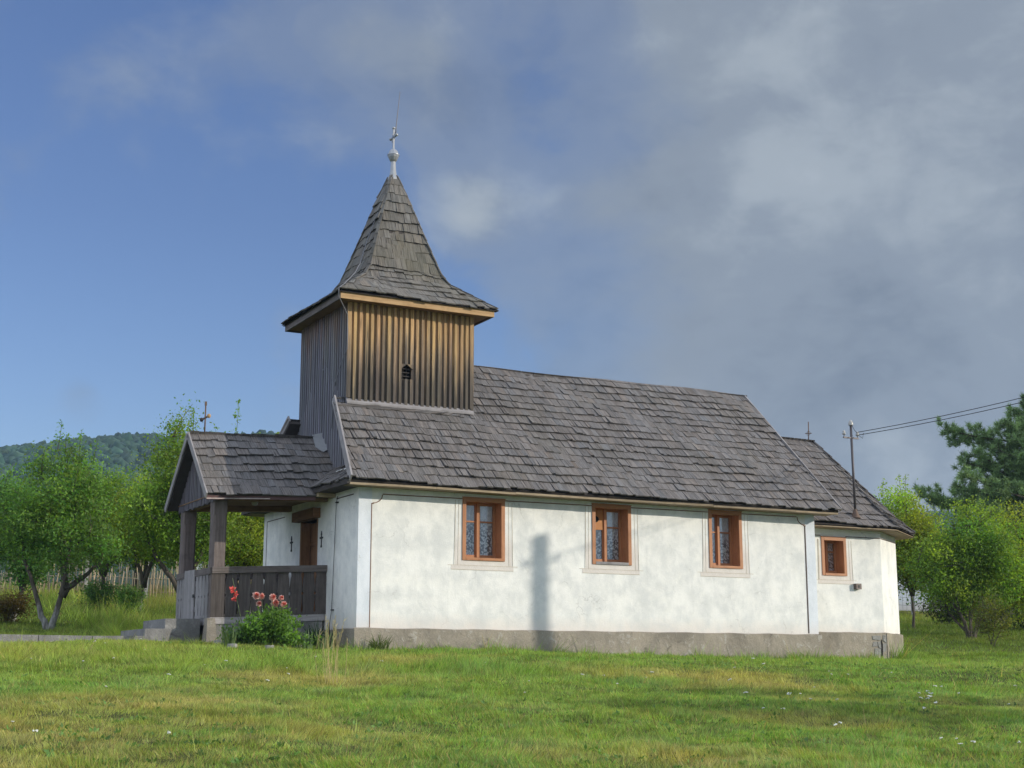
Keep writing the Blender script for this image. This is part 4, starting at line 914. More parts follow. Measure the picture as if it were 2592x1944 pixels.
def tree(name, label, group, base, stems, crowns, seed, col, leaf=.088, per=130, shoots=(), white=True, r0=.10, dens=1.3, limbs=True, sig=.20, cat='tree', bare=.35):
    r = np.random.default_rng(seed); base = np.array(base, float)
    root = thing(name, label, cat, base, group); tr = MB(); nodes = []
    for st in stems:
        pts = [loc3(base, *p) for p in st]; fine = []
        for a, b in zip(pts[:-1], pts[1:]):
            for t in np.linspace(0, 1, 5)[:-1]: fine.append(a*(1-t)+b*t+r.normal(0, .012, 3))
        fine.append(pts[-1]); n = len(fine); rr = [r0*.78*(1-.72*(i/(n-1)))*(1.35 if i == 0 else 1) for i in range(n)]
        fine[0] = fine[0]-np.array([0, 0, .12]); tr.tube(fine, rr, 8)
        nodes += [(fine[i], rr[i]) for i in range(int(n*bare), n)]
    pos = []; cols = []; ax = []
    def twig(p, c, ra, rb, n=4, k=5):
        mid = (p+c)/2+np.array([0, 0, .12*np.linalg.norm(c-p)])*r.uniform(-.3, 1)+r.normal(0, .05, 3)*np.linalg.norm(c-p)
        pts = [p*(1-t)**2+mid*2*t*(1-t)+c*t*t for t in np.linspace(0, 1, k)]; tr.tube(pts, list(np.linspace(ra, rb, k)), n, cap=False); return pts
    for (l, z, d, rl, rz, rd, nc) in crowns:
        if cat == 'tree': rl *= 1.1; rd *= 1.1; rz *= 1.03
        cc = loc3(base, l, z, d); lim = list(nodes)
        for k in range(max(4, nc//9)):          # limbs
            q = r.normal(size=3); q /= np.linalg.norm(q); q *= r.uniform(.35, .75)
            c = cc+HR*q[0]*rl+HF*q[1]*rd+np.array([0, 0, q[2]*rz])
            j = min(nodes, key=lambda nq: np.linalg.norm(nq[0]-c)+max(0, nq[0][2]-c[2])*1.5)
            pts = twig(j[0], c, min(j[1]*.7, .045), .014, 6, 6); lim += [(p, .014) for p in pts[2:]]
        for k in range(int(nc*dens)):
            q = r.normal(size=3); q /= np.linalg.norm(q); q *= r.uniform(.25, 1.0)**.5*(1+.22*r.normal())
            c = cc+HR*q[0]*rl+HF*q[1]*rd+np.array([0, 0, q[2]*rz])
            j = min(lim, key=lambda nq: np.linalg.norm(nq[0]-c)+max(0, nq[0][2]-c[2])*.8)
            pts = twig(j[0], c, .012, .004); n = int(per*r.uniform(.5, 1.4))
            t = r.uniform(.35, 1.05, n)[:, None]; p = pts[1]*(1-t)**2+pts[2]*2*t*(1-t)+pts[-1]*t*t+r.normal(0, sig, (n, 3))*np.array([1, 1, .8])
            pos.append(p); b = np.array(col)*r.uniform(.72, 1.3)*np.array([r.uniform(.85, 1.3), 1, r.uniform(.7, 1.1)]); b = b*r.choice([.75, 1.0, 1.0, 1.2]); cols.append(b[None]*r.uniform(.7, 1.3, (n, 1)))
    for (l, z0, z1, ln) in shoots:
        a = loc3(base, l, z0, r.uniform(-.3, .3)); c = loc3(base, l+ln, z1, r.uniform(-.3, .3)); j = min(nodes, key=lambda nq: np.linalg.norm(nq[0]-a)); twig(j[0], a, .015, .009)
        pts = twig(a, c, .010, .003, 4, 6); n = int(75*(z1-z0)); t = r.uniform(0, 1, n)[:, None]; p = a*(1-t)+c*t+r.normal(0, 1, (n, 3))*(.10*(1.25-t)); pos.append(p); cols.append(np.array(col)[None]*r.uniform(.8, 1.35, (n, 1)))
    tr.build('trunk', BARKW if white else BARK, root)
    pos = np.concatenate(pos); cols = np.concatenate(cols)
    v, f, c = leaf_quads(pos, leaf, r, cols); np_mesh('crown', v, f, c, LEAF, root)
    return root
G1 = (.155, .270, .044); G2 = (.120, .240, .054); G3 = (.220, .315, .044); G4 = (.090, .200, .060)
OR = 'fruit trees of the orchard'
def orchard():
    b = foot(115, 36)
    tree('fruit_tree', 'leafy fruit tree whose trunk splits into a V at the ground, left of the porch', OR, b,
         [[(0, 0, 0), (-.22, .45, 0), (-.40, 1.0, .1), (-.75, 1.7, .2), (-.9, 2.4, .3)], [(.03, 0, 0), (.20, .5, 0), (.36, 1.15, -.1), (.45, 2.0, -.2), (.5, 3.2, 0)], [(.30, .95, 0), (.75, 1.3, .2), (1.15, 1.75, .3)], [(.36, 1.1, 0), (.1, 1.9, .4), (-.1, 3.0, .3)]],
         [(.25, 3.55, 0, .95, 1.25, 1.0, 62), (.65, 2.3, 0, .85, .75, .9, 34), (-.6, 2.55, 0, .8, 1.0, .9, 36)], 11, G2, shoots=[(-.05, 4.5, 5.25, .02), (.45, 4.3, 5.0, .1), (.8, 4.2, 4.75, .12), (.2, 4.4, 4.9, -.05)], r0=.11)
    tree('fruit_tree', 'dark leafy fruit tree with a pale leaning trunk at the left edge', OR, foot(22, 38.5),
         [[(0, 0, 0), (.12, .5, 0), (.30, 1.1, 0), (.35, 1.9, 0), (.3, 3.0, 0)], [(.25, .95, 0), (-.2, 1.6, .2), (-.5, 2.4, .2)]],
         [(.25, 2.5, -.2, .85, 1.3, .9, 62), (-.75, 2.9, 0, 1.0, 1.1, 1.0, 50), (.45, 1.5, -.3, .45, .5, .5, 22)], 12, G4, r0=.10, shoots=[(-.4, 3.7, 4.3, .1)])
    tree('fruit_tree', 'fruit tree with a straight dark trunk rising from a round bush', OR, foot(252, 44),
         [[(0, 0, 0), (-.02, .6, 0), (-.08, 1.3, 0), (-.15, 2.2, 0), (-.1, 3.2, 0)], [(-.06, 1.2, 0), (.45, 1.9, 0), (.7, 2.7, 0)], [(-.06, 1.25, 0), (-.7, 2.0, 0), (-.9, 2.8, 0)]],
         [(0, 3.0, 0, 1.15, 1.15, 1.1, 78), (.1, 2.2, 0, 1.2, .6, 1.0, 34)], 13, G1, r0=.10)
    tree('fruit_tree', 'yellow-green fruit tree with a limewashed foot and a low fork, right of the round bush', OR, foot(347, 43),
         [[(0, 0, 0), (.03, .5, 0), (.08, 1.0, 0)], [(.08, .95, 0), (-.15, 1.5, 0), (-.4, 2.3, 0), (-.5, 3.1, 0)], [(.08, .95, 0), (.3, 1.6, 0), (.45, 2.4, 0), (.4, 3.3, 0)], [(.08, .9, 0), (.1, 1.9, .2), (.0, 3.0, .2)]],
         [(.15, 3.05, 0, .95, 1.2, 1.0, 66), (.6, 2.3, .2, .8, .7, .9, 30), (-.5, 2.5, .1, .7, .7, .8, 26)], 14, G3, r0=.085)
    tree('fruit_tree', 'tall fruit tree behind the porch post with a limb reaching low to the left', OR, foot(450, 40),
         [[(0, 0, 0), (-.03, .6, 0), (-.05, 1.0, 0)], [(-.05, .95, 0), (-.55, 1.5, 0), (-1.0, 2.2, .1), (-1.2, 2.9, .2)], [(-.04, .98, 0), (.0, 1.8, 0), (-.2, 3.0, 0), (-.2, 4.4, 0)], [(-.04, 1.0, 0), (.5, 1.9, .2), (.9, 3.0, .2)]],
         [(-.15, 4.2, 0, .8, 1.35, .8, 66), (-.75, 2.9, 0, .95, 1.0, 1.0, 62), (.65, 3.2, 0, .85, 1.1, .9, 50), (.2, 2.3, .3, .9, .6, .9, 26)], 15, G1, r0=.11, shoots=[(.55, 4.1, 5.4, .25), (1.2, 4.3, 6.2, .15), (.1, 5.1, 5.9, .05), (.9, 4.0, 5.1, .2)])
    tree('fruit_tree', 'fruit tree seen between the porch posts and the west wall', OR, foot(630, 43),
         [[(0, 0, 0), (-.05, .8, 0), (0, 1.4, 0)], [(0, 1.3, 0), (-.6, 2.1, 0), (-.7, 3.4, 0)], [(0, 1.3, 0), (.4, 2.3, 0), (.5, 3.6, 0)]],
         [(-.2, 2.2, 0, 1.35, 1.0, 1.1, 84), (.0, 3.6, 0, 1.2, 1.1, 1.0, 50)], 16, G3, r0=.10, shoots=[(.05, 4.7, 5.55, -.05), (.5, 4.6, 5.55, .1), (-.5, 4.6, 5.4, 0)])
    # trees beyond the stick fence
    for k, (px, u, h, lab) in enumerate(((-70, 60, 1.0, 'background tree beyond the stick fence at the far left edge'), (-330, 60, 1.0, 'background tree beyond the stick fence left of the picture'), (-620, 58, 1.05, 'farther background tree beyond the stick fence left of the picture'), (70, 63, .92, 'background tree beyond the stick fence behind the V-trunked fruit tree'), (205, 60, .9, 'background tree beyond the stick fence above the round bush'),
                                         (330, 64, .95, 'background tree beyond the stick fence behind the yellow-green fruit tree'), (470, 61, 1.0, 'background tree beyond the stick fence behind the porch post'), (600, 64, 1.05, 'background tree beyond the stick fence seen through the porch'))):
        tree('background_tree', lab, 'trees beyond the stick fence', foot(px, u), [[(0, 0, 0), (.05, 1.2, 0), (0, 2.6, 0), (.1, 3.6, 0)], [(.02, 1.2, 0), (.7, 2.2, 0), (.9, 3.0, 0)], [(.02, 1.2, 0), (-.8, 2.2, 0), (-1.1, 3.1, 0)]],
             [(0, 2.9*h, 0, 1.9, 1.5*h, 1.6, 80), (-.5, 1.8, -.3, 1.7, .8, 1.2, 36)], 30+k, (G2, G4, G1)[k % 3], leaf=.15, per=60, sig=.32, white=False, r0=.13)
    S = 'round bushes between the fruit trees'
    for k, (px, u, w, h, lab) in enumerate(((238, 43.5, .52, .62, 'round dark green bush at the foot of a straight orchard trunk'), (322, 42.5, .40, .52, 'small dark bush beside the limewashed trunk'), (8, 37.5, .6, .55, 'dry brownish bush at the left edge under the leaning trunk'))):
        tree('bush', lab, S, foot(px, u), [[(0, 0, 0), (.05, .3, 0), (.1, h, 0)], [(0, 0, 0), (-.1, .3, 0), (-.25, h, 0)]], [(0, h*.85, 0, w, h*.75, w, 40)], 50+k, (G4, G4, (.10, .085, .03))[k], leaf=.07, per=70, sig=.12, white=False, r0=.03, cat='bush', bare=.2)
orchard()
def right_trees():
    GR = 'fruit trees east of the apse'
    x, y = xy(15.6, 15.0)
    tree('fruit_tree', 'fruit tree standing alone on the lawn beyond the right edge of the picture', GR, (x, y, float(T(x, y))), [[(0, 0, 0), (0, 1.2, 0), (.1, 2.6, 0), (0, 4.0, 0)], [(0, 1.1, 0), (.7, 2.0, .2), (1.1, 3.0, .2)], [(0, 1.2, 0), (-.7, 2.2, -.2), (-1.1, 3.1, -.2)]], [(0, 3.5, 0, 1.9, 1.25, 1.05, 130)], 68, G1, r0=.12, white=False)
    x, y = xy(18.6, 13.5)
    tree('fruit_tree', 'smaller fruit tree on the lawn beyond the right edge of the picture', GR, (x, y, float(T(x, y))), [[(0, 0, 0), (0, 1.2, 0), (.1, 2.7, 0)], [(0, 1.2, 0), (.5, 2.4, .2)]], [(0, 2.9, 0, 1.3, .8, .55, 60)], 69, G1, r0=.08, white=False)
    tree('fruit_tree', 'upright bright green fruit tree just behind the apse', GR, foot(2318, 46),
         [[(0, 0, 0), (0, .7, 0), (.02, 1.3, 0)], [(.02, 1.2, 0), (-.4, 2.2, 0), (-.5, 3.6, 0)], [(.02, 1.2, 0), (.35, 2.2, 0), (.45, 3.5, 0)], [(.02, 1.2, 0), (-.05, 2.6, .2), (-.1, 4.0, .2)]],
         [(-.25, 3.3, 0, .95, 1.25, .9, 74), (.45, 2.7, 0, 1.1, 1.1, .9, 62), (-.5, 2.0, 0, .7, .9, .8, 36), (.9, 2.1, 0, .8, .7, .8, 34)], 61, G3, shoots=[(-.25, 4.4, 4.85, 0), (.0, 4.3, 4.95, .05), (-.7, 4.2, 4.75, 0)], r0=.07, white=False)
    tree('fruit_tree', 'spreading many-stemmed fruit tree in the right foreground of the orchard', GR, foot(2462, 42),
         [[(0, 0, 0), (-.15, .5, 0), (-.5, 1.1, 0), (-1.1, 1.8, 0), (-1.4, 2.2, 0)], [(.02, 0, 0), (0, .8, 0), (-.1, 1.7, .1), (-.3, 3.0, .2)], [(.05, 0, 0), (.25, .7, 0), (.5, 1.6, 0), (.8, 2.7, 0)], [(.08, 0, 0), (.4, .6, .2), (1.0, 1.4, .2), (1.4, 2.2, .2)], [(0, .1, 0), (-.5, .8, .3), (-.8, 1.9, .4)], [(.03, 0, .1), (.12, .9, .1), (.3, 2.2, 0)], [(-.03, 0, .1), (-.3, .9, -.1), (-.6, 2.0, -.1)]],
         [(-.55, 2.1, 0, 1.0, .8, 1.0, 56), (.1, 2.9, 0, .75, 1.0, .9, 44), (.85, 2.4, 0, .85, 1.1, .9, 56), (0, 1.5, .1, 1.1, .6, .9, 34)], 62, G1, r0=.058, shoots=[(.25, 3.2, 3.9, .05), (.75, 3.3, 3.85, .1)], white=False, dens=1.25)
    tree('fruit_tree', 'fruit tree running out of the right edge of the picture', GR, foot(2640, 43.5),
         [[(0, 0, 0), (-.1, .8, 0), (-.3, 1.7, 0), (-.3, 2.9, 0)], [(0, .2, 0), (.4, 1.2, 0), (.7, 2.4, 0)], [(-.05, .5, 0), (-.7, 1.4, .1), (-1.1, 2.3, .1)]],
         [(-.55, 2.5, 0, 1.1, 1.2, 1.0, 76), (.6, 2.4, 0, 1.1, 1.2, 1.0, 50), (-.4, 1.3, 0, 1.1, .7, .9, 40)], 63, G3, r0=.09, white=False)
    SH = 'bushes under the trees on the right'
    tree('bush', 'light green leggy bush at the foot of the spreading tree', SH, foot(2515, 39.5), [[(0, 0, 0), (-.1, .5, 0), (-.3, 1.2, 0)], [(0, 0, 0), (.1, .6, 0), (.2, 1.4, 0)], [(0, 0, 0), (.3, .5, 0), (.6, 1.0, 0)]], [(.05, .75, 0, .62, .62, .5, 46)], 64, (.10, .125, .03), leaf=.06, per=60, sig=.13, white=False, r0=.02, cat='bush', bare=.2)
    tree('bush', 'dark spreading bush in front of the pale shed', SH, foot(2415, 50), [[(0, 0, 0), (-.2, .4, 0), (-.5, .7, 0)], [(0, 0, 0), (.2, .5, 0), (.3, .9, 0)]], [(0, .55, 0, 1.1, .5, .6, 56)], 65, (.05, .075, .025), leaf=.09, per=60, sig=.15, white=False, r0=.03, cat='bush', bare=.2)
    tree('bush', 'dark bush at the right edge under the trees', SH, foot(2610, 47), [[(0, 0, 0), (-.2, .5, 0), (-.5, 1.0, 0)], [(0, 0, 0), (.3, .6, 0), (.4, 1.2, 0)]], [(0, .8, 0, 1.4, .8, .8, 70)], 66, (.04, .07, .025), leaf=.09, per=60, sig=.18, white=False, r0=.03, cat='bush', bare=.2)
    for k, (px, u, lab) in enumerate(((2470, 66, 'background tree behind the spreading fruit tree'), (2580, 68, 'background tree below the pine boughs'), (2700, 63, 'background tree right of the frame edge below the pine'), (2930, 60, 'background tree east of the pine'), (3180, 64, 'farther background tree east of the pine'))):
        tree('background_tree', lab, 'trees below the pine', foot(px, u), [[(0, 0, 0), (.05, 1.2, 0), (0, 3.2, 0)], [(.02, 1.2, 0), (.9, 2.4, 0)], [(.02, 1.2, 0), (-.9, 2.4, 0)]], [(0, 2.5, 0, 2.0, 1.7, 1.5, 80), (0, 1.3, -.3, 2.0, .8, 1.2, 40)], 70+k, G4, leaf=.16, per=60, sig=.32, white=False, r0=.13)
    # the pine
    r = np.random.default_rng(81); U = 56.0; b = foot(2735, U)
    root = thing('pine_tree', 'tall dark pine reaching its long boughs in from the right edge', 'tree', b)
    tr = MB(); top = 12.5; tr.tube([b+np.array([0, 0, z])+HR*.12*math.sin(z*.5) for z in np.linspace(-.2, top, 12)], list(np.linspace(.30, .05, 12)), 9)
    tips = [(2330, 1252), (2362, 1262), (2392, 1088), (2415, 1110), (2470, 1150), (2440, 1200), (2430, 1232), (2470, 1265), (2540, 1075), (2560, 1052), (2590, 1030), (2600, 1100), (2520, 1135), (2560, 1180), (2500, 1225), (2600, 1240), (2540, 1285), (2480, 1290), (2610, 1300), (2650, 1000), (2620, 1060), (2590, 1150), (2570, 1230), (2640, 1180), (2640, 1280), (2440, 1170), (2500, 1180), (2530, 1220), (2470, 1240), (2560, 1310), (2600, 1270), (2575, 1110), (2545, 1150), (2420, 1250)]
    P = []; A = []
    def bough(tip, drop):
        z0 = max(1.8, min(top-.5, tip[2]-b[2]-drop)); a = b+np.array([0, 0, z0]); L = np.linalg.norm(tip-a)
        mid = (a+tip)/2+np.array([0, 0, -.06*L]); pts = [a*(1-t)**2+mid*2*t*(1-t)+tip*t*t for t in np.linspace(0, 1, 9)]
        tr.tube(pts, list(np.linspace(.07, .012, 9)), 5, cap=False)
        n = int(7+L*5.2)
        for k in range(n):
            t = 1-(k/n)**1.1*min(.72, 3.4/L); p = a*(1-t)**2+mid*2*t*(1-t)+tip*t*t; dr = (tip-a)/L
            q = r.normal(size=3)*np.array([1, 1, .55]); q -= dr*q.dot(dr); q /= np.linalg.norm(q); e = p+(q*.75+dr*.55+np.array([0, 0, .12]))*r.uniform(.25, .75)*(.35+.8*(1-t)*1.6+.25)
            tr.tube([p, (p+e)/2+np.array([0, 0, -.03]), e], [.014, .010, .006], 4, cap=False)
            for m in range(5):
                s = r.uniform(.35, 1.05); P.append(p*(1-s)+e*s+r.normal(0, .05, 3)); d = (e-p); A.append(d/np.linalg.norm(d)*.5+np.array([0, 0, .55])+r.normal(0, .25, 3))
    for px, py in tips: bough(at(px, py, U+r.uniform(-1.8, 1.2)), r.uniform(.5, 1.4))
    for k in range(34):         # the other sides of the crown
        an = r.uniform(-1.9, 1.6); z = r.uniform(2.5, 12.3); L = (1-z/14.5)*5.2*r.uniform(.6, 1.1); d = HR*math.cos(an)+HF*math.sin(an); bough(b+np.array([0, 0, z])+d*L, .7)
    P = np.array(P); A = np.array(A); A /= np.linalg.norm(A, axis=1)[:, None]; n = len(P); K = 32
    pp = np.repeat(P, K, 0); aa = np.repeat(A, K, 0); d = r.normal(size=(n*K, 3)); d /= np.linalg.norm(d, axis=1)[:, None]; d = d+aa*.75; d /= np.linalg.norm(d, axis=1)[:, None]
    pp = pp+aa*r.uniform(-.06, .10, (n*K, 1)); L = r.uniform(.13, .26, (n*K, 1)); s = np.cross(d, r.normal(size=(n*K, 3))); s /= np.linalg.norm(s, axis=1)[:, None]; w = .013
    v = np.stack([pp-s*w, pp+s*w, pp+d*L], 1).reshape(-1, 3); f = np.arange(3*n*K).reshape(-1, 3)
    c = np.array([.19, .285, .115])[None]*np.repeat(r.uniform(.7, 1.45, (n, 1)), K, 0)*r.uniform(.8, 1.25, (n*K, 1)); c = np.repeat(c, 3, 0)
    np_mesh('crown', v, f, c, NEEDLE, root); tr.build('trunk', BARK, root)
right_trees()

# ------------------------------------------------------------------ fences and buildings behind
def fences():
    r = np.random.default_rng(91); U = 50.0
    rt = foot(300, U); root = thing('stick_fence', 'rough fence of thin upright sticks behind the orchard', 'fence', rt)
    m = MB(); l0, l1 = ul(*foot(-160, U)[:2])[1], ul(*foot(760, U)[:2])[1]; l = l0
    while l < l1:
        x, y = xy(U+r.normal(0, .05), l); z = float(T(x, y)); h = r.uniform(.85, 1.45) if r.random() > .12 else r.uniform(.3, .7); ln = r.normal(.02, .06); c = r.uniform(.7, 1.3)
        m.tube([(x, y, z-.1), (x+HR[0]*ln*.5+r.normal(0, .02), y+HR[1]*ln*.5, z+h*.5), (x+HR[0]*ln, y+HR[1]*ln, z+h)], [.016, .014, .009], 4, (c, c*.93, c*.85)); l += r.uniform(.022, .06)
    for hz in (.35, .8):
        pts = []
        for k in np.linspace(l0, l1, 30): x, y = xy(U+.03, k); pts.append((x, y, float(T(x, y))+hz+r.normal(0, .02)))
        m.tube(pts, .014, 4)
    m.build('stick_panel', STRAWWOOD, root)
    for px in (-60, 42, 206, 360, 520, 690):
        p = foot(px, U-.15); q = MB(); h = 1.75; q.hexa([(p[0]-.06, p[1]-.06, p[2]-.1), (p[0]+.06, p[1]-.06, p[2]-.1), (p[0]+.06, p[1]+.06, p[2]-.1), (p[0]-.06, p[1]+.06, p[2]-.1), (p[0]-.045, p[1]-.045, p[2]+h), (p[0]+.045, p[1]-.045, p[2]+h), (p[0]+.045, p[1]+.045, p[2]+h), (p[0]-.045, p[1]+.045, p[2]+h)], (1.3, 1.25, 1.2)); q.build('fence_post', STONE, root)
    U = 57.0; rt = foot(2400, U); root = thing('wire_fence', 'low wire fence on slim concrete posts behind the apse', 'fence', rt)
    w = MB(); l0, l1 = ul(*foot(2210, U)[:2])[1], ul(*foot(2720, U)[:2])[1]
    def gp(l, h): x, y = xy(U, l); return (x, y, float(T(x, y))+h)
    for h in (.15, .45, .75, 1.05): w.tube([gp(l, h) for l in np.linspace(l0, l1, 24)], .010 if h > 1 else .005, 4)
    for l in np.arange(l0, l1, .16): w.tube([gp(l, .05), gp(l, 1.05)], .004, 3, cap=False)
    w.build('wire_mesh', PIPE, root)
    for px in (2230, 2319, 2410, 2500, 2600, 2700):
        p = foot(px, U-.1); q = MB(); q.box((p[0]-.05, p[1]-.05, p[2]-.1), (p[0]+.05, p[1]+.05, p[2]+1.35)); q.build('fence_post', STONE, root)
fences()
def buildings():
    # pale shed on the right
    def house(name, label, pxa, pxb, u, depth, h, rise, wallm, roofm, win=True):
        a = foot(pxa, u); c = foot(pxb, u); zb = min(a[2], c[2])-.3; ctr = (a+c)/2; root = thing(name, label, 'building', (ctr[0], ctr[1], zb+.3))
        d = (c-a); d[2] = 0; Lh = np.linalg.norm(d); d /= Lh; n = np.array([-d[1], d[0], 0]); zt = zb+.3+h
        P = lambda t, q, z: tuple(a[:2]+d[:2]*t+n[:2]*q)+(z,)
        m = MB(); m.hexa([P(0, 0, zb), P(Lh, 0, zb), P(Lh, depth, zb), P(0, depth, zb), P(0, 0, zt), P(Lh, 0, zt), P(Lh, depth, zt), P(0, depth, zt)])
        m.face([P(0, 0, zt), P(0, depth, zt), P(0, depth/2, zt+rise)]); m.face([P(Lh, 0, zt), P(Lh, depth/2, zt+rise), P(Lh, depth, zt)]); m.build('wall', wallm, root)
        r = MB(); o = .3
        for q0, q1 in ((-o, depth/2), (depth+o, depth/2)):
            k = rise/(depth/2); f = [P(-o, q0, zt-o*k), P(Lh+o, q0, zt-o*k), P(Lh+o, q1, zt+rise), P(-o, q1, zt+rise)]; r.hexa([f[0], f[1], f[2], f[3]]+[(v[0], v[1], v[2]+.08) for v in f])
        r.build('roof', roofm, root)
        if win:
            for t in (Lh*.25, Lh*.7):
                wn = MB(); wn.hexa([P(t-.45, -.03, zt-1.5), P(t+.45, -.03, zt-1.5), P(t+.45, .02, zt-1.5), P(t-.45, .02, zt-1.5), P(t-.45, -.03, zt-.5), P(t+.45, -.03, zt-.5), P(t+.45, .02, zt-.5), P(t-.45, .02, zt-.5)]); fr = wn.build('window', GREYWOOD, root)
                g = MB(); g.hexa([P(t-.38, -.034, zt-1.43), P(t+.38, -.034, zt-1.43), P(t+.38, -.031, zt-1.43), P(t-.38, -.031, zt-1.43), P(t-.38, -.034, zt-.57), P(t+.38, -.034, zt-.57), P(t+.38, -.031, zt-.57), P(t-.38, -.031, zt-.57)]); g.build('pane', DARK, fr)
        return root
    house('shed', 'low shed with a pale blue-grey wall half hidden behind trees on the right', 2255, 2450, 74, 4, 2.3, 1.2, PLBAND, ZINCR, False)
    house('farmhouse', 'distant whitewashed house glimpsed over the porch rail behind the trees', 455, 720, 78, 6, 2.6, 2.4, PLASTER, REDWOOD)
ZINCR = m_plain('grey_sheet_roof', (.40, .42, .45), .5, .2, sc=6)
buildings()

# ------------------------------------------------------------------ wooded hills
def hills():
    prof = np.array([(-1600, 1330), (-900, 1270), (-400, 1170), (0, 1128), (104, 1116), (190, 1104), (260, 1094), (350, 1092), (434, 1098), (560, 1096), (690, 1090), (900, 1120), (1300, 1230), (1700, 1310), (2100, 1330), (2300, 1300), (2370, 1292), (2440, 1306), (2520, 1318), (2600, 1310), (2800, 1270), (3200, 1240), (3800, 1290), (4400, 1380)], float)
    U0 = 520.0
    pxs = np.linspace(-1600, 4400, 260); zr = (1695-np.interp(pxs, prof[:, 0], prof[:, 1]))/FPX*U0+CAM[2]-1.0
    tt = np.linspace(0, 1, 60); us = 250+tt*620
    pf = np.interp(us, [250, 300, 400, 480, U0, 560, 650, 870], [0, .10, .55, .88, 1.0, .98, .7, 0.0])
    vv = []
    for px, z in zip(pxs, zr):
        l = (px-1296)/FPX*U0
        x, y = xy(us, np.full_like(us, l)); n_ = (fnoise(x*.012, y*.012)-.5)*10*np.clip((us-260)/80, 0, 1)*np.clip((U0+5-us)/60, 0, 1)
        zz = (z-7)*pf+7+n_-3; vv.append(np.stack([x, y, zz], -1))
    V = np.array(vv); n, m, _ = V.shape; i = np.arange(n*m).reshape(n, m); f = np.stack([i[:-1, :-1], i[1:, :-1], i[1:, 1:], i[:-1, 1:]], -1).reshape(-1, 4)
    hm, nt, b = mat('forest_floor'); setc(nt, b, (.030, .048, .022), .95, .1)
    o = np_mesh('hill', V.reshape(-1, 3), f, np.ones((n*m, 3)), hm, smooth=True); tag(o, 'long wooded hill on the horizon', 'hill', kind='structure')
    # the wood: lumpy crowns
    import bmesh
    bm = bmesh.new(); bmesh.ops.create_icosphere(bm, subdivisions=2, radius=1); iv = np.array([v.co[:] for v in bm.verts]); itf = np.array([[v.index for v in q.verts] for q in bm.faces]); bm.free()
    r = np.random.default_rng(5); N = 11000; a = r.integers(0, n, N); 
    lo, hi = np.searchsorted(pxs, -300), np.searchsorted(pxs, 1000); lo2, hi2 = np.searchsorted(pxs, 2150), np.searchsorted(pxs, 2900)
    a = np.where(r.random(N) < .62, r.uniform(lo, hi, N), r.uniform(lo2, hi2, N)); bb = r.uniform(.20, .50, N)*(m-1)
    a0 = a.astype(int); b0 = bb.astype(int); fa = (a-a0)[:, None]; fb = (bb-b0)[:, None]
    ctr = (V[a0, b0]*(1-fa)+V[a0+1, b0]*fa)*(1-fb)+(V[a0, b0+1]*(1-fa)+V[a0+1, b0+1]*fa)*fb
    sc = (1.0+1.7*r.random((N, 1, 1))**2)*np.array([1, 1, 1.15])
    jit = 1+r.normal(0, .22, (N, len(iv), 1))
    verts = iv[None]*jit*sc+ctr[:, None]+np.array([0, 0, .9]); faces = itf[None]+(np.arange(N)*len(iv))[:, None, None]
    c = np.array([.026, .062, .036])[None]*r.uniform(.65, 1.4, (N, 1))*np.stack([r.uniform(.85, 1.25, N), np.ones(N), r.uniform(.8, 1.1, N)], -1); c = np.repeat(c, len(iv), 0)*np.tile(r.uniform(.8, 1.2, (len(iv), 1)), (N, 1))
    c = c*np.repeat(.62+.8*fnoise(ctr[:, 0]*.018+9, ctr[:, 1]*.018)[:, None], len(iv), 0)
    o = np_mesh('hillside_wood', verts.reshape(-1, 3), faces.reshape(-1, 3), c, FOREST); tag(o, 'dense wood covering the hill behind the orchard', 'wood', kind='stuff')
hills()
wp = foot(2300, 82); wq = foot(3050, 84)
for k, q in enumerate((wp, wq)):
    m = MB(); m.tube([(q[0], q[1], q[2]-.2), (q[0], q[1], q[2]+6.6)], [.13, .09], 8); c = MB(); e = thing('wooden_pole', ('wooden wire pole hidden behind the upright fruit tree' if k == 0 else 'wooden wire pole beyond the pine on the right'), 'utility pole', q, 'poles of the far wire'); m.build('pole_shaft', GREYWOOD, e); c.beam((q[0]-.5, q[1], q[2]+6.3), (q[0]+.5, q[1], q[2]+6.3), .08, .1); c.build('crossarm', GREYWOOD, e)
w = MB(); pts = []
for t in np.linspace(0, 1, 20):
    p = (wp*(1-t)+wq*t); pts.append((p[0], p[1], p[2]+6.45-1.2*t*(1-t)))
w.tube(pts, .022, 4); tag(w.build('far_wire', BLACKC), 'dark cable passing behind the pine bough on the right', 'wire')

# ------------------------------------------------------------------ garden plants by the porch
def blades(base, n, h, spread, col, r, wid=.02, lean=.35, seg=5, spot=.08):
    """sword leaves: curved tapering strips"""
    V = []; F = []; C = []; k = 0
    for i in range(n):
        an = r.uniform(0, 2*math.pi); d = np.array([math.cos(an), math.sin(an), 0]); s = np.array([-d[1], d[0], 0]); hh = h*r.uniform(.6, 1.1); p = np.array(base)+d*r.uniform(0, spot)+s*r.normal(0, spot*.5); le = lean*r.uniform(.1, 1.2); tw = r.uniform(0, math.pi); s2 = np.array([math.cos(tw), math.sin(tw), 0]); c = np.array(col)*r.uniform(.75, 1.25)
        for j in range(seg+1):
            t = j/seg; q = p+np.array([0, 0, hh*t*(1-.25*le*t)])+d*spread*le*t*t; w = wid*(1-t**2.2)*.5+.0008
            V += [q-s2*w, q+s2*w]; C += [c, c]
            if j: F.append((k+2*j-2, k+2*j-1, k+2*j+1, k+2*j))
        k += 2*(seg+1)
    return np.array(V), np.array(F), np.array(C)
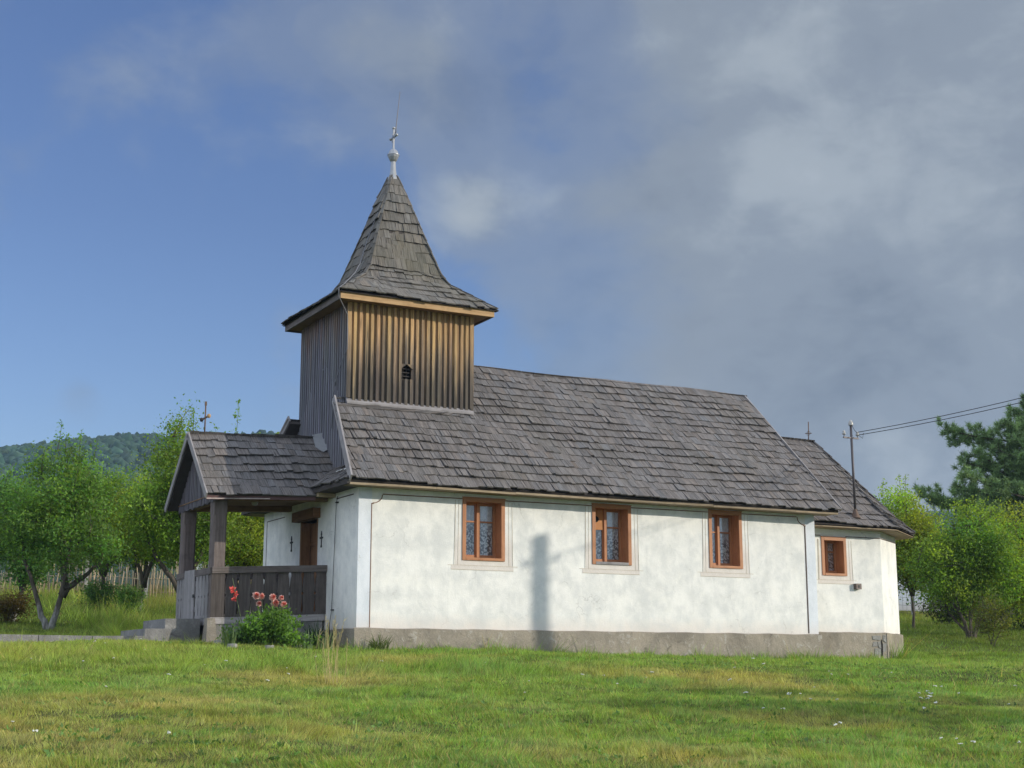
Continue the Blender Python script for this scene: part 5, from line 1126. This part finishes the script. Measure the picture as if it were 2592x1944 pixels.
def garden():
    r = np.random.default_rng(101)
    b = wallpt(678, .12)
    root = thing('dahlia_plant', 'bushy green dahlia covered in round pink blooms in front of the porch', 'flower plant', b)
    st = MB(); pos = []; cols = []
    ends = []
    for k in range(120):
        l, d = r.normal(0, .36), r.normal(0, .2); hz = max(.12, .64*(1-(l/.95)**2)*r.uniform(.25, 1.08)); e = loc3(b, l, hz, d); ends.append(e); a = loc3(b, l*.25, 0, d*.3); mid = (a+e)/2+np.array([0, 0, .05]); st.tube([a, mid, e], [.006, .005, .003], 4, (.6, .8, .4), cap=False)
        n = 34; t = r.uniform(.3, 1.05, n)[:, None]; pos.append(a*(1-t)**2+mid*2*t*(1-t)+e*t*t+r.normal(0, .055, (n, 3))); cols.append(np.array([.125, .235, .045])[None]*r.uniform(.6, 1.4)*r.uniform(.75, 1.3, (n, 1)))
    for k in range(26):     # the straggly left side
        l, d = r.normal(-.62, .16), r.normal(.0, .15); e = loc3(b, l, r.uniform(.1, .38), d); a = loc3(b, l*.7, 0, d*.5); st.tube([a, e], [.005, .003], 4, (.6, .8, .4), cap=False); n = 30; t = r.uniform(.2, 1.05, n)[:, None]; pos.append(a*(1-t)+e*t+r.normal(0, .05, (n, 3))); cols.append(np.array([.11, .19, .07])[None]*r.uniform(.6, 1.3)*r.uniform(.75, 1.3, (n, 1)))
    v, f, c = leaf_quads(np.concatenate(pos), .075, r, np.concatenate(cols), wid=.55, up=.5); np_mesh('foliage', v, f, c, LEAF, root)
    heads = []; ub = float(ul(b[0], b[1])[0])
    for zx, zy, s in ((750, 1277, 1.05), (785, 1280, .85), (855, 1287, 1.0), (910, 1290, .72), (767, 1327, .8), (870, 1325, 1.1), (925, 1332, .95)):
        heads.append((at(350+zx*.3979, 1000+zy*.3979, ub-.05+r.normal(0, .08)), .062*s))
    for h, rad in heads:
        a = loc3(b, float(ul(h[0], h[1])[1]-ul(b[0], b[1])[1])*.55, .2, 0); st.tube([a, (a+h)/2+np.array([0, 0, .04]), h], [.005, .0045, .004], 5, (.7, .75, .45), cap=False)
    st.build('stem', m_plain('green_stem', (.10, .16, .05), .6), root)
    for h, rad in heads:        # ball of many small petals, facing the light
        n = 150; i = np.arange(n)+.5; ph = np.arccos(1-2*i/n); th = math.pi*(1+5**.5)*i; d = np.stack([np.cos(th)*np.sin(ph), np.sin(th)*np.sin(ph), np.cos(ph)], -1)
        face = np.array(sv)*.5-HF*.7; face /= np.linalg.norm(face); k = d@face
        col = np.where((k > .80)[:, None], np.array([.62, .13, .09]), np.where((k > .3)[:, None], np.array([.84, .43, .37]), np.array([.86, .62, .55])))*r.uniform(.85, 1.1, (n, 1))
        rr = rad*np.where(k > .85, .8, 1.0)[:, None]; v, f, c = leaf_quads(h+d*rr*.45, rad*.72, r, col, wid=.75, axis=d*2.2); np_mesh('flower', v, f, c, PETAL, root)
    # gladiolus
    g = at(350+690*.3979, 1000+1500*.3979, ub+.15); g = np.array([g[0], g[1], float(T(g[0], g[1]))]); root = thing('gladiolus', 'tall gladiolus with red blooms leaning in front of the dark balustrade', 'flower plant', g)
    v, f, c = blades(g, 11, .78, .30, (.12, .20, .08), r, .03, .5, spot=.10); np_mesh('leaf', v, f, c, LEAF, root)
    tp = at(350+600*.3979, 1000+1165*.3979, ub+.1); m1 = at(350+625*.3979, 1000+1290*.3979, ub+.1); s = MB(); pts = [g, (g*.6+m1*.4)+np.array([0, 0, .02]), m1, tp]; s.tube(pts, [.009, .008, .006, .003], 6); s.build('stem', m_plain('pale_stem', (.16, .20, .08), .6), root)
    for (zx, zy, sz) in ((600, 1240, .075), (622, 1262, .055), (607, 1300, .05)):
        h = at(350+zx*.3979, 1000+zy*.3979, ub+.08); n = 16; d = r.normal(size=(n, 3)); d += -HF*.8; d /= np.linalg.norm(d, axis=1)[:, None]; v, f, c = leaf_quads(np.repeat(h[None], n, 0)+d*.006, sz, r, np.array([.74, .13, .11])[None]*r.uniform(.8, 1.25, (n, 1)), wid=.7, axis=d*2.0); np_mesh('flower', v, f, c, PETAL, root)
    # sword-leaved clumps
    for (zx, zy, n, h, sp, col, nm, lab) in ((1185, 1565, 22, .46, .26, (.17, .23, .12), 'iris_clump', 'pale iris leaves fanning out by the corner of the west wall'), (1055, 1570, 10, .42, .12, (.13, .20, .10), 'iris_clump', 'thin clump of upright iris leaves right of the dahlia'),
                                             (1120, 1540, 46, .60, .35, (.045, .085, .05), 'daylily_clump', 'large dark clump of drooping leaves against the balustrade foot'), (1230, 1530, 26, .62, .30, (.05, .085, .045), 'daylily_clump', 'dark clump of tall leaves against the west wall'),
                                             (575, 1570, 16, .46, .22, (.085, .135, .05), 'iris_clump', 'pale sword leaves between the white pier and the dahlia'), (1500, 1580, 30, .22, .15, (.07, .105, .03), 'grass_clump', 'coarse grass clump at the church corner')):
        px, py = 350+zx*.3979, 1000+zy*.3979; p = wallpt(px, {'daylily_clump': 1.0, 'grass_clump': -.25}.get(nm, -.25)); root = tag(np_mesh(nm, *blades(p, n, h, sp, col, r, .03 if nm != 'grass_clump' else .014, .7, spot=.13), LEAF), lab, 'plant', 'leafy clumps along the church')
    root = None
    p = wallpt(960, -.22); o = np_mesh('grass_clump', *blades(p, 60, .36, .35, (.08, .12, .035), r, .016, .9, spot=.16), LEAF); tag(o, 'fan of green leaves at the foot of the south wall corner', 'plant', 'leafy clumps along the church')
    # tall dry stalks on the bank
    b = hit(845, 1735); s = MB()
    for k in range(16):
        l = r.normal(0, .10); a = loc3(b, l, 0, r.normal(0, .1)); a[2] = float(T(a[0], a[1])); h = r.uniform(.45, .98); e = a+HR*r.normal(0, .10)+HF*r.normal(0, .05)+np.array([0, 0, h]); c = r.uniform(.8, 1.2); s.tube([a, (a+e)/2+HR*r.normal(0, .02), e], [.0035, .003, .002], 4, (c, c, c), cap=False)
        for q in range(5): t = .72+.06*q; p = a*(1-t)+e*t; s.tube([p, p+np.array([r.normal(0, .02), r.normal(0, .02), .05])], [.004, .001], 3, (c, c, c), cap=False)
    tag(s.build('dry_grass_stalks', m_plain('straw', (.46, .38, .16), .8)), 'tuft of tall straw-coloured grass stalks on the lawn bank', 'grass tuft')
    # flat stones edging the bed
    for k, (zx, zy, w) in enumerate(((520, 1583, .30), (600, 1605, .26), (830, 1612, .20), (900, 1606, .22), (1010, 1612, .24), (1330, 1590, .22))):
        p = hit(350+zx*.3979, 1000+zy*.3979); q = MB(); n = 9; lo = []; up_ = []
        for i in range(n):
            a = 2*math.pi*i/n; rr = w*.5*r.uniform(.75, 1.15); lo.append((p[0]+rr*math.cos(a), p[1]+rr*.7*math.sin(a), p[2]-.05)); up_.append((p[0]+rr*.86*math.cos(a), p[1]+rr*.6*math.sin(a), p[2]+.055+r.normal(0, .008)))
        q.face(up_)
        for i in range(n): j = (i+1) % n; q.face([lo[i], lo[j], up_[j], up_[i]])
        tag(q.build('edging_stone', STONE), ('flat stone at the foot of the white pier', 'flat stone in front of the sword leaves left of the dahlia', 'flat stone below the middle of the dahlia', 'flat stone below the right half of the dahlia', 'flat stone below the thin iris clump', 'flat stone in the grass before the west wall corner')[k], 'stone', 'flat stones edging the flower bed')
garden()

# ------------------------------------------------------------------ lawn
def lawn():
    r = np.random.default_rng(200)
    def mk(name, N, u0, u1, marg, hfun, colfun, wfun, label, power):
        u = u0+(u1-u0)*r.random(N*2)**power; l = r.uniform(-1, 1, N*2)*(u*.365*marg+1.0)
        x, y = xy(u, l)
        inside = ((x > -.06) & (x < LN+.05) & (y > -.06) & (y < WD)) | ((x > LN) & (x < 14.9) & (y > .62) & (y < 5) & (y > .62+(x-13.6)*.72)) | ((x > -2.42) & (x < .1) & (y > 1.5) & (y < 4.1)) | ((x > -3.52) & (x < -2.3) & (y > 1.84) & (y < 3.82)) | ((x < -3.4) & (y > 1.78) & (y < 3.08))
        k = np.where(~inside)[0][:N]; u, l, x, y = u[k], l[k], x[k], y[k]; n = len(k); z = T(x, y)
        cl = fnoise(x*5.5+3, y*5.5+1); h = hfun(u, l, x, y, n)*r.uniform(.55, 1.25, n)*(.45+1.2*cl); w = wfun(u)*r.uniform(.7, 1.3, n)*.5
        an = r.uniform(0, 2*math.pi, n); s = np.stack([np.cos(an), np.sin(an), np.zeros(n)], -1); d = np.stack([-np.sin(an), np.cos(an), np.zeros(n)], -1); ln = r.normal(0, .55, n)[:, None]; ln2 = r.normal(0, .35, n)[:, None]; sweep = np.stack([vnoise(x*2.5, y*2.5)-.5, vnoise(x*2.5+50, y*2.5+20)-.5, np.zeros(n)], -1)*1.4
        P = np.stack([x, y, z-.01], -1); hh = h[:, None]; up = np.array([0, 0, 1.0])
        V = np.stack([P-s*w[:, None], P+s*w[:, None], P+up*hh+d*hh*ln+s*hh*ln2+sweep*hh], 1).reshape(-1, 3); F = np.arange(3*n).reshape(n, 3)
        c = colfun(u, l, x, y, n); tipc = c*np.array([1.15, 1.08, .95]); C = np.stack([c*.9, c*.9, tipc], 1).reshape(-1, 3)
        return V, F, C
    def dist_wall(x, y):
        d1 = np.hypot(np.maximum(np.maximum(-x, x-LN), 0), np.maximum(np.maximum(-y, y-WD), 0)); d2 = np.hypot(np.maximum(np.maximum(LN-x, x-14.2), 0), np.maximum(.7-y, 0)); d3 = np.hypot(np.maximum(np.maximum(-2.4-x, x), 0), np.maximum(1.55-y, 0)); return np.minimum(np.minimum(d1, d2), d3)
    def hf(u, l, x, y, n):
        h = .035+.05*fnoise(x*.7, y*.7)+.05*np.clip(fnoise(x*1.6+9, y*1.6)-.52, 0, 1)*3
        dw = dist_wall(x, y); h = h+np.exp(-dw/.20)*(.03+1.25*np.clip(fnoise(x*2.6+3, y*2.6)-.42, 0, 1))
        bank = np.exp(-((u-23.2)/1.5)**2)*np.clip((4-l)/5, 0, 1); h = h+bank*(.02+.12*fnoise(x*1.1+5, y*1.1))
        h = h+np.where((u > 29) & (u < 34), .01, 0)-np.where((u > 23) & (u < 29), .015, 0)
        tall = r.random(n) < .012; return np.where(tall, h+r.uniform(.05, .16, n), h)*np.where(u < 21, .8, 1.0)
    def cf(u, l, x, y, n):
        p = fnoise(x*.33+17, y*.33+5); q = fnoise(x*1.3+2, y*1.3+8); g = np.array([.138, .222, .044]); gg = np.array([.105, .220, .040]); st = np.array([.255, .240, .085]); br = np.array([.230, .165, .080])
        near = np.clip((20-u)/8, 0, 1); dry = np.clip((p-.44)*3.4+near*.34+(q-.5)*.9-.10, 0, 1)[:, None]
        lush = np.clip((fnoise(x*.8+31, y*.8+11)-.55)*5, 0, 1)[:, None]
        c = g*(1-dry)+st*dry; c = c*(1-lush*.7)+gg*lush*.7
        close = np.exp(-dist_wall(x, y)/1.6)[:, None]; c = c*(1-close*.6)+np.array([.115, .235, .032])*close*.6
        yel = np.clip((u-19)/4, 0, 1)*np.clip((-l-1.5)/4, 0, 1)*.6; c = c*(1-yel[:, None])+np.array([.190, .250, .045])*yel[:, None]
        brm = (r.random(n) < (.07+.16*np.clip(q-.5, 0, 1)+.10*near))[:, None]; c = np.where(brm, br*.6+st*.5, c)
        k2 = (.68+.64*vnoise(x*9+5, y*9))*(.84+.32*vnoise(x*3.1, y*3.1+9)); return (1.40*c+np.array([.016, .014, .013]))*k2[:, None]*r.uniform(.55, 1.45, (n, 1))
    V1, F1, C1 = mk('a', 560000, 8.0, 21, 1.22, hf, cf, lambda u: .0048+.00020*u, '', .9)
    V2, F2, C2 = mk('b', 420000, 21, 37, 1.2, hf, cf, lambda u: .0048+.00024*u, '', 1.0)
    def hf3(u, l, x, y, n):
        fen = np.exp(-((u-48.5)/2.6)**2)*np.clip((-l-2)/3, 0, 1); return .06+.09*fnoise(x*.8, y*.8)+fen*(.12+.24*fnoise(x*.9+4, y*.9))+.05*np.clip((u-38)/10, 0, 1)
    def cf3(u, l, x, y, n):
        p = fnoise(x*.4+17, y*.4+5); fen = np.exp(-((u-48.5)/3.5)**2)*np.clip((-l-2)/3, 0, 1); g = np.array([.135, .205, .034]); st = np.array([.40, .34, .13]); dry = np.clip((p-.5)*2.2+fen*.5, 0, 1)[:, None]
        return (g*(1-dry)+st*dry)*r.uniform(.65, 1.35, (n, 1))
    V3, F3, C3 = mk('c', 200000, 35, 64, 1.12, hf3, cf3, lambda u: .006+.00030*u, '', .9)
    V4, F4, C4 = mk('d', 260000, 9.0, 62, 2.3, lambda *a: hf(*a)*1.15, cf, lambda u: .010+.00030*u, '', .75)
    V = np.concatenate([V1, V2, V3, V4]); F = np.concatenate([F1, F2+len(V1), F3+len(V1)+len(V2), F4+len(V1)+len(V2)+len(V3)]); C = np.concatenate([C1, C2, C3, C4])
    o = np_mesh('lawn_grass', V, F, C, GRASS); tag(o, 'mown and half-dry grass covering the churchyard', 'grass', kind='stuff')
    # broad-leaved weeds and clover between the blades
    nW = 1500; u = 8.5+r.random(nW)**1.1*26; l = r.uniform(-1, 1, nW)*(u*.40+.5); x, y = xy(u, l); ok = ~((x > -.3) & (x < 15.4) & (y > -.25)) & ~((x > -3.6) & (x < 0) & (y > 1.2)) & ~((x < -3) & (y > 1.6) & (y < 3.2)); x, y = x[ok], y[ok]; n = len(x)
    K = 9; P = np.repeat(np.stack([x, y, T(x, y)+.012], -1), K, 0); d = r.normal(size=(n*K, 3)); d[:, 2] = np.abs(d[:, 2])*.5+.15; d /= np.linalg.norm(d, axis=1)[:, None]
    P = P+np.repeat(r.uniform(.2, 1, (n, 1)), K, 0)*r.normal(0, .05, (n*K, 3))*np.array([1, 1, .1]); c = np.array([.115, .215, .055])[None]*np.repeat(r.uniform(.6, 1.4, (n, 1)), K, 0)*r.uniform(.8, 1.2, (n*K, 1))
    v, f, c = leaf_quads(P, .050, r, c, wid=.5, axis=d*1.6); tag(np_mesh('lawn_weeds', v, f, c, GRASS), 'low broad-leaved weeds scattered through the lawn', 'weeds', kind='stuff')
    # white umbels scattered over it
    A = [(75, 395), (62, 448), (300, 388), (393, 385), (605, 365), (957, 402), (1097, 338), (972, 345), (1370, 352), (1375, 370), (1040, 314), (1310, 433), (1450, 367), (1203, 464), (1245, 460), (1410, 495), (1290, 478), (1015, 468), (1095, 530), (1168, 548), (1400, 600), (1755, 455), (1790, 470), (1800, 468), (1815, 460), (1757, 481), (1802, 490), (1802, 500), (1835, 503), (1820, 420), (1822, 437), (1860, 432), (1930, 453), (1780, 538), (2180, 432), (2150, 510), (2195, 682), (1925, 664), (1945, 700), (1992, 700), (1865, 660), (452, 415), (580, 385), (1215, 485), (1640, 360), (1415, 600)]
    B = [(130, 303), (500, 308), (883, 324), (973, 320), (455, 238), (415, 245), (630, 260), (720, 383), (1145, 415), (1230, 385), (1368, 290), (455, 430), (50, 590), (145, 662), (740, 633), (358, 318), (613, 218), (1640, 323), (2095, 314), (1235, 345)]
    pts = [(1296+x*.5859, 1500+y*.5859) for x, y in A]+[(x*.5859, 1500+y*.5859) for x, y in B]
    UM = m_plain('white_umbel', (.66, .67, .60), .8, var=.12, sc=60); STM = m_plain('umbel_stem', (.12, .16, .06), .8)
    protos = []
    for k in range(4):
        m = MB(); hgt = .13+.03*k; n = 9
        for i in range(n):
            a = r.uniform(0, 6.3); rr = .036*math.sqrt(r.random()); q = (rr*math.cos(a), rr*math.sin(a)); zz = hgt+r.normal(0, .004)-rr*.15; m.lathe(q[0], q[1], [(0, zz-.006), (.012, zz-.002), (.013, zz+.004), (.006, zz+.009), (0, zz+.010)], 6)
        s = MB(); s.tube([(0, 0, -.02), (.006, .003, hgt*.6), (0, 0, hgt-.01)], [.003, .0028, .002], 4, cap=False)
        for i in range(5): a = i*1.26; s.tube([(0, 0, hgt-.03), (.022*math.cos(a), .022*math.sin(a), hgt-.003)], .0012, 3, cap=False)
        protos.append((m, s))
    meshes = []
    for i, (px, py) in enumerate(pts):
        p = hit(px, py+3.65*12/max(10, 20)); k = i % 4
        if i < 4:
            root = thing('yarrow_flower', 'small white umbel flower in the lawn', 'wildflower', (0, 0, 0), 'white flowers scattered in the lawn'); a = protos[k][0].build('umbel', UM, root); b = protos[k][1].build('stem', STM, root); meshes.append((root, a, b))
        else:
            s = meshes[k]; root = s[0].copy(); COL.objects.link(root)
            for c in s[1:]: d = c.copy(); COL.objects.link(d); d.parent = root
        root.location = p; root.rotation_euler = (r.normal(0, .18), r.normal(0, .18), r.uniform(0, 6)); sc = r.uniform(.4, .75)*(1.25 if i in (20, 45, 37, 13+46) else 1); sc *= min(1.0, float(ul(p[0], p[1])[0])/16); root.scale = (sc, sc, sc)
lawn()

# ------------------------------------------------------------------ haze
HAZE = .0003
if HAZE:
    m = bpy.data.materials.new('haze_air'); m.use_nodes = True; nt = nodes_of(m)
    pv = nd(nt, 'ShaderNodeVolumePrincipled'); pv.inputs['Color'].default_value = (.50, .72, 1.0, 1); pv.inputs['Density'].default_value = HAZE; pv.inputs['Anisotropy'].default_value = .3
    o = nd(nt, 'ShaderNodeOutputMaterial'); lk(nt, pv.outputs[0], o.inputs['Volume'])
    a = MB(); x0, y0 = xy(400, 0); a.box((x0-1950, y0-1950, -60), (x0+1950, y0+1950, 118)); tag(a.build('haze', m), 'thin blue morning haze over the valley', 'haze', kind='stuff')
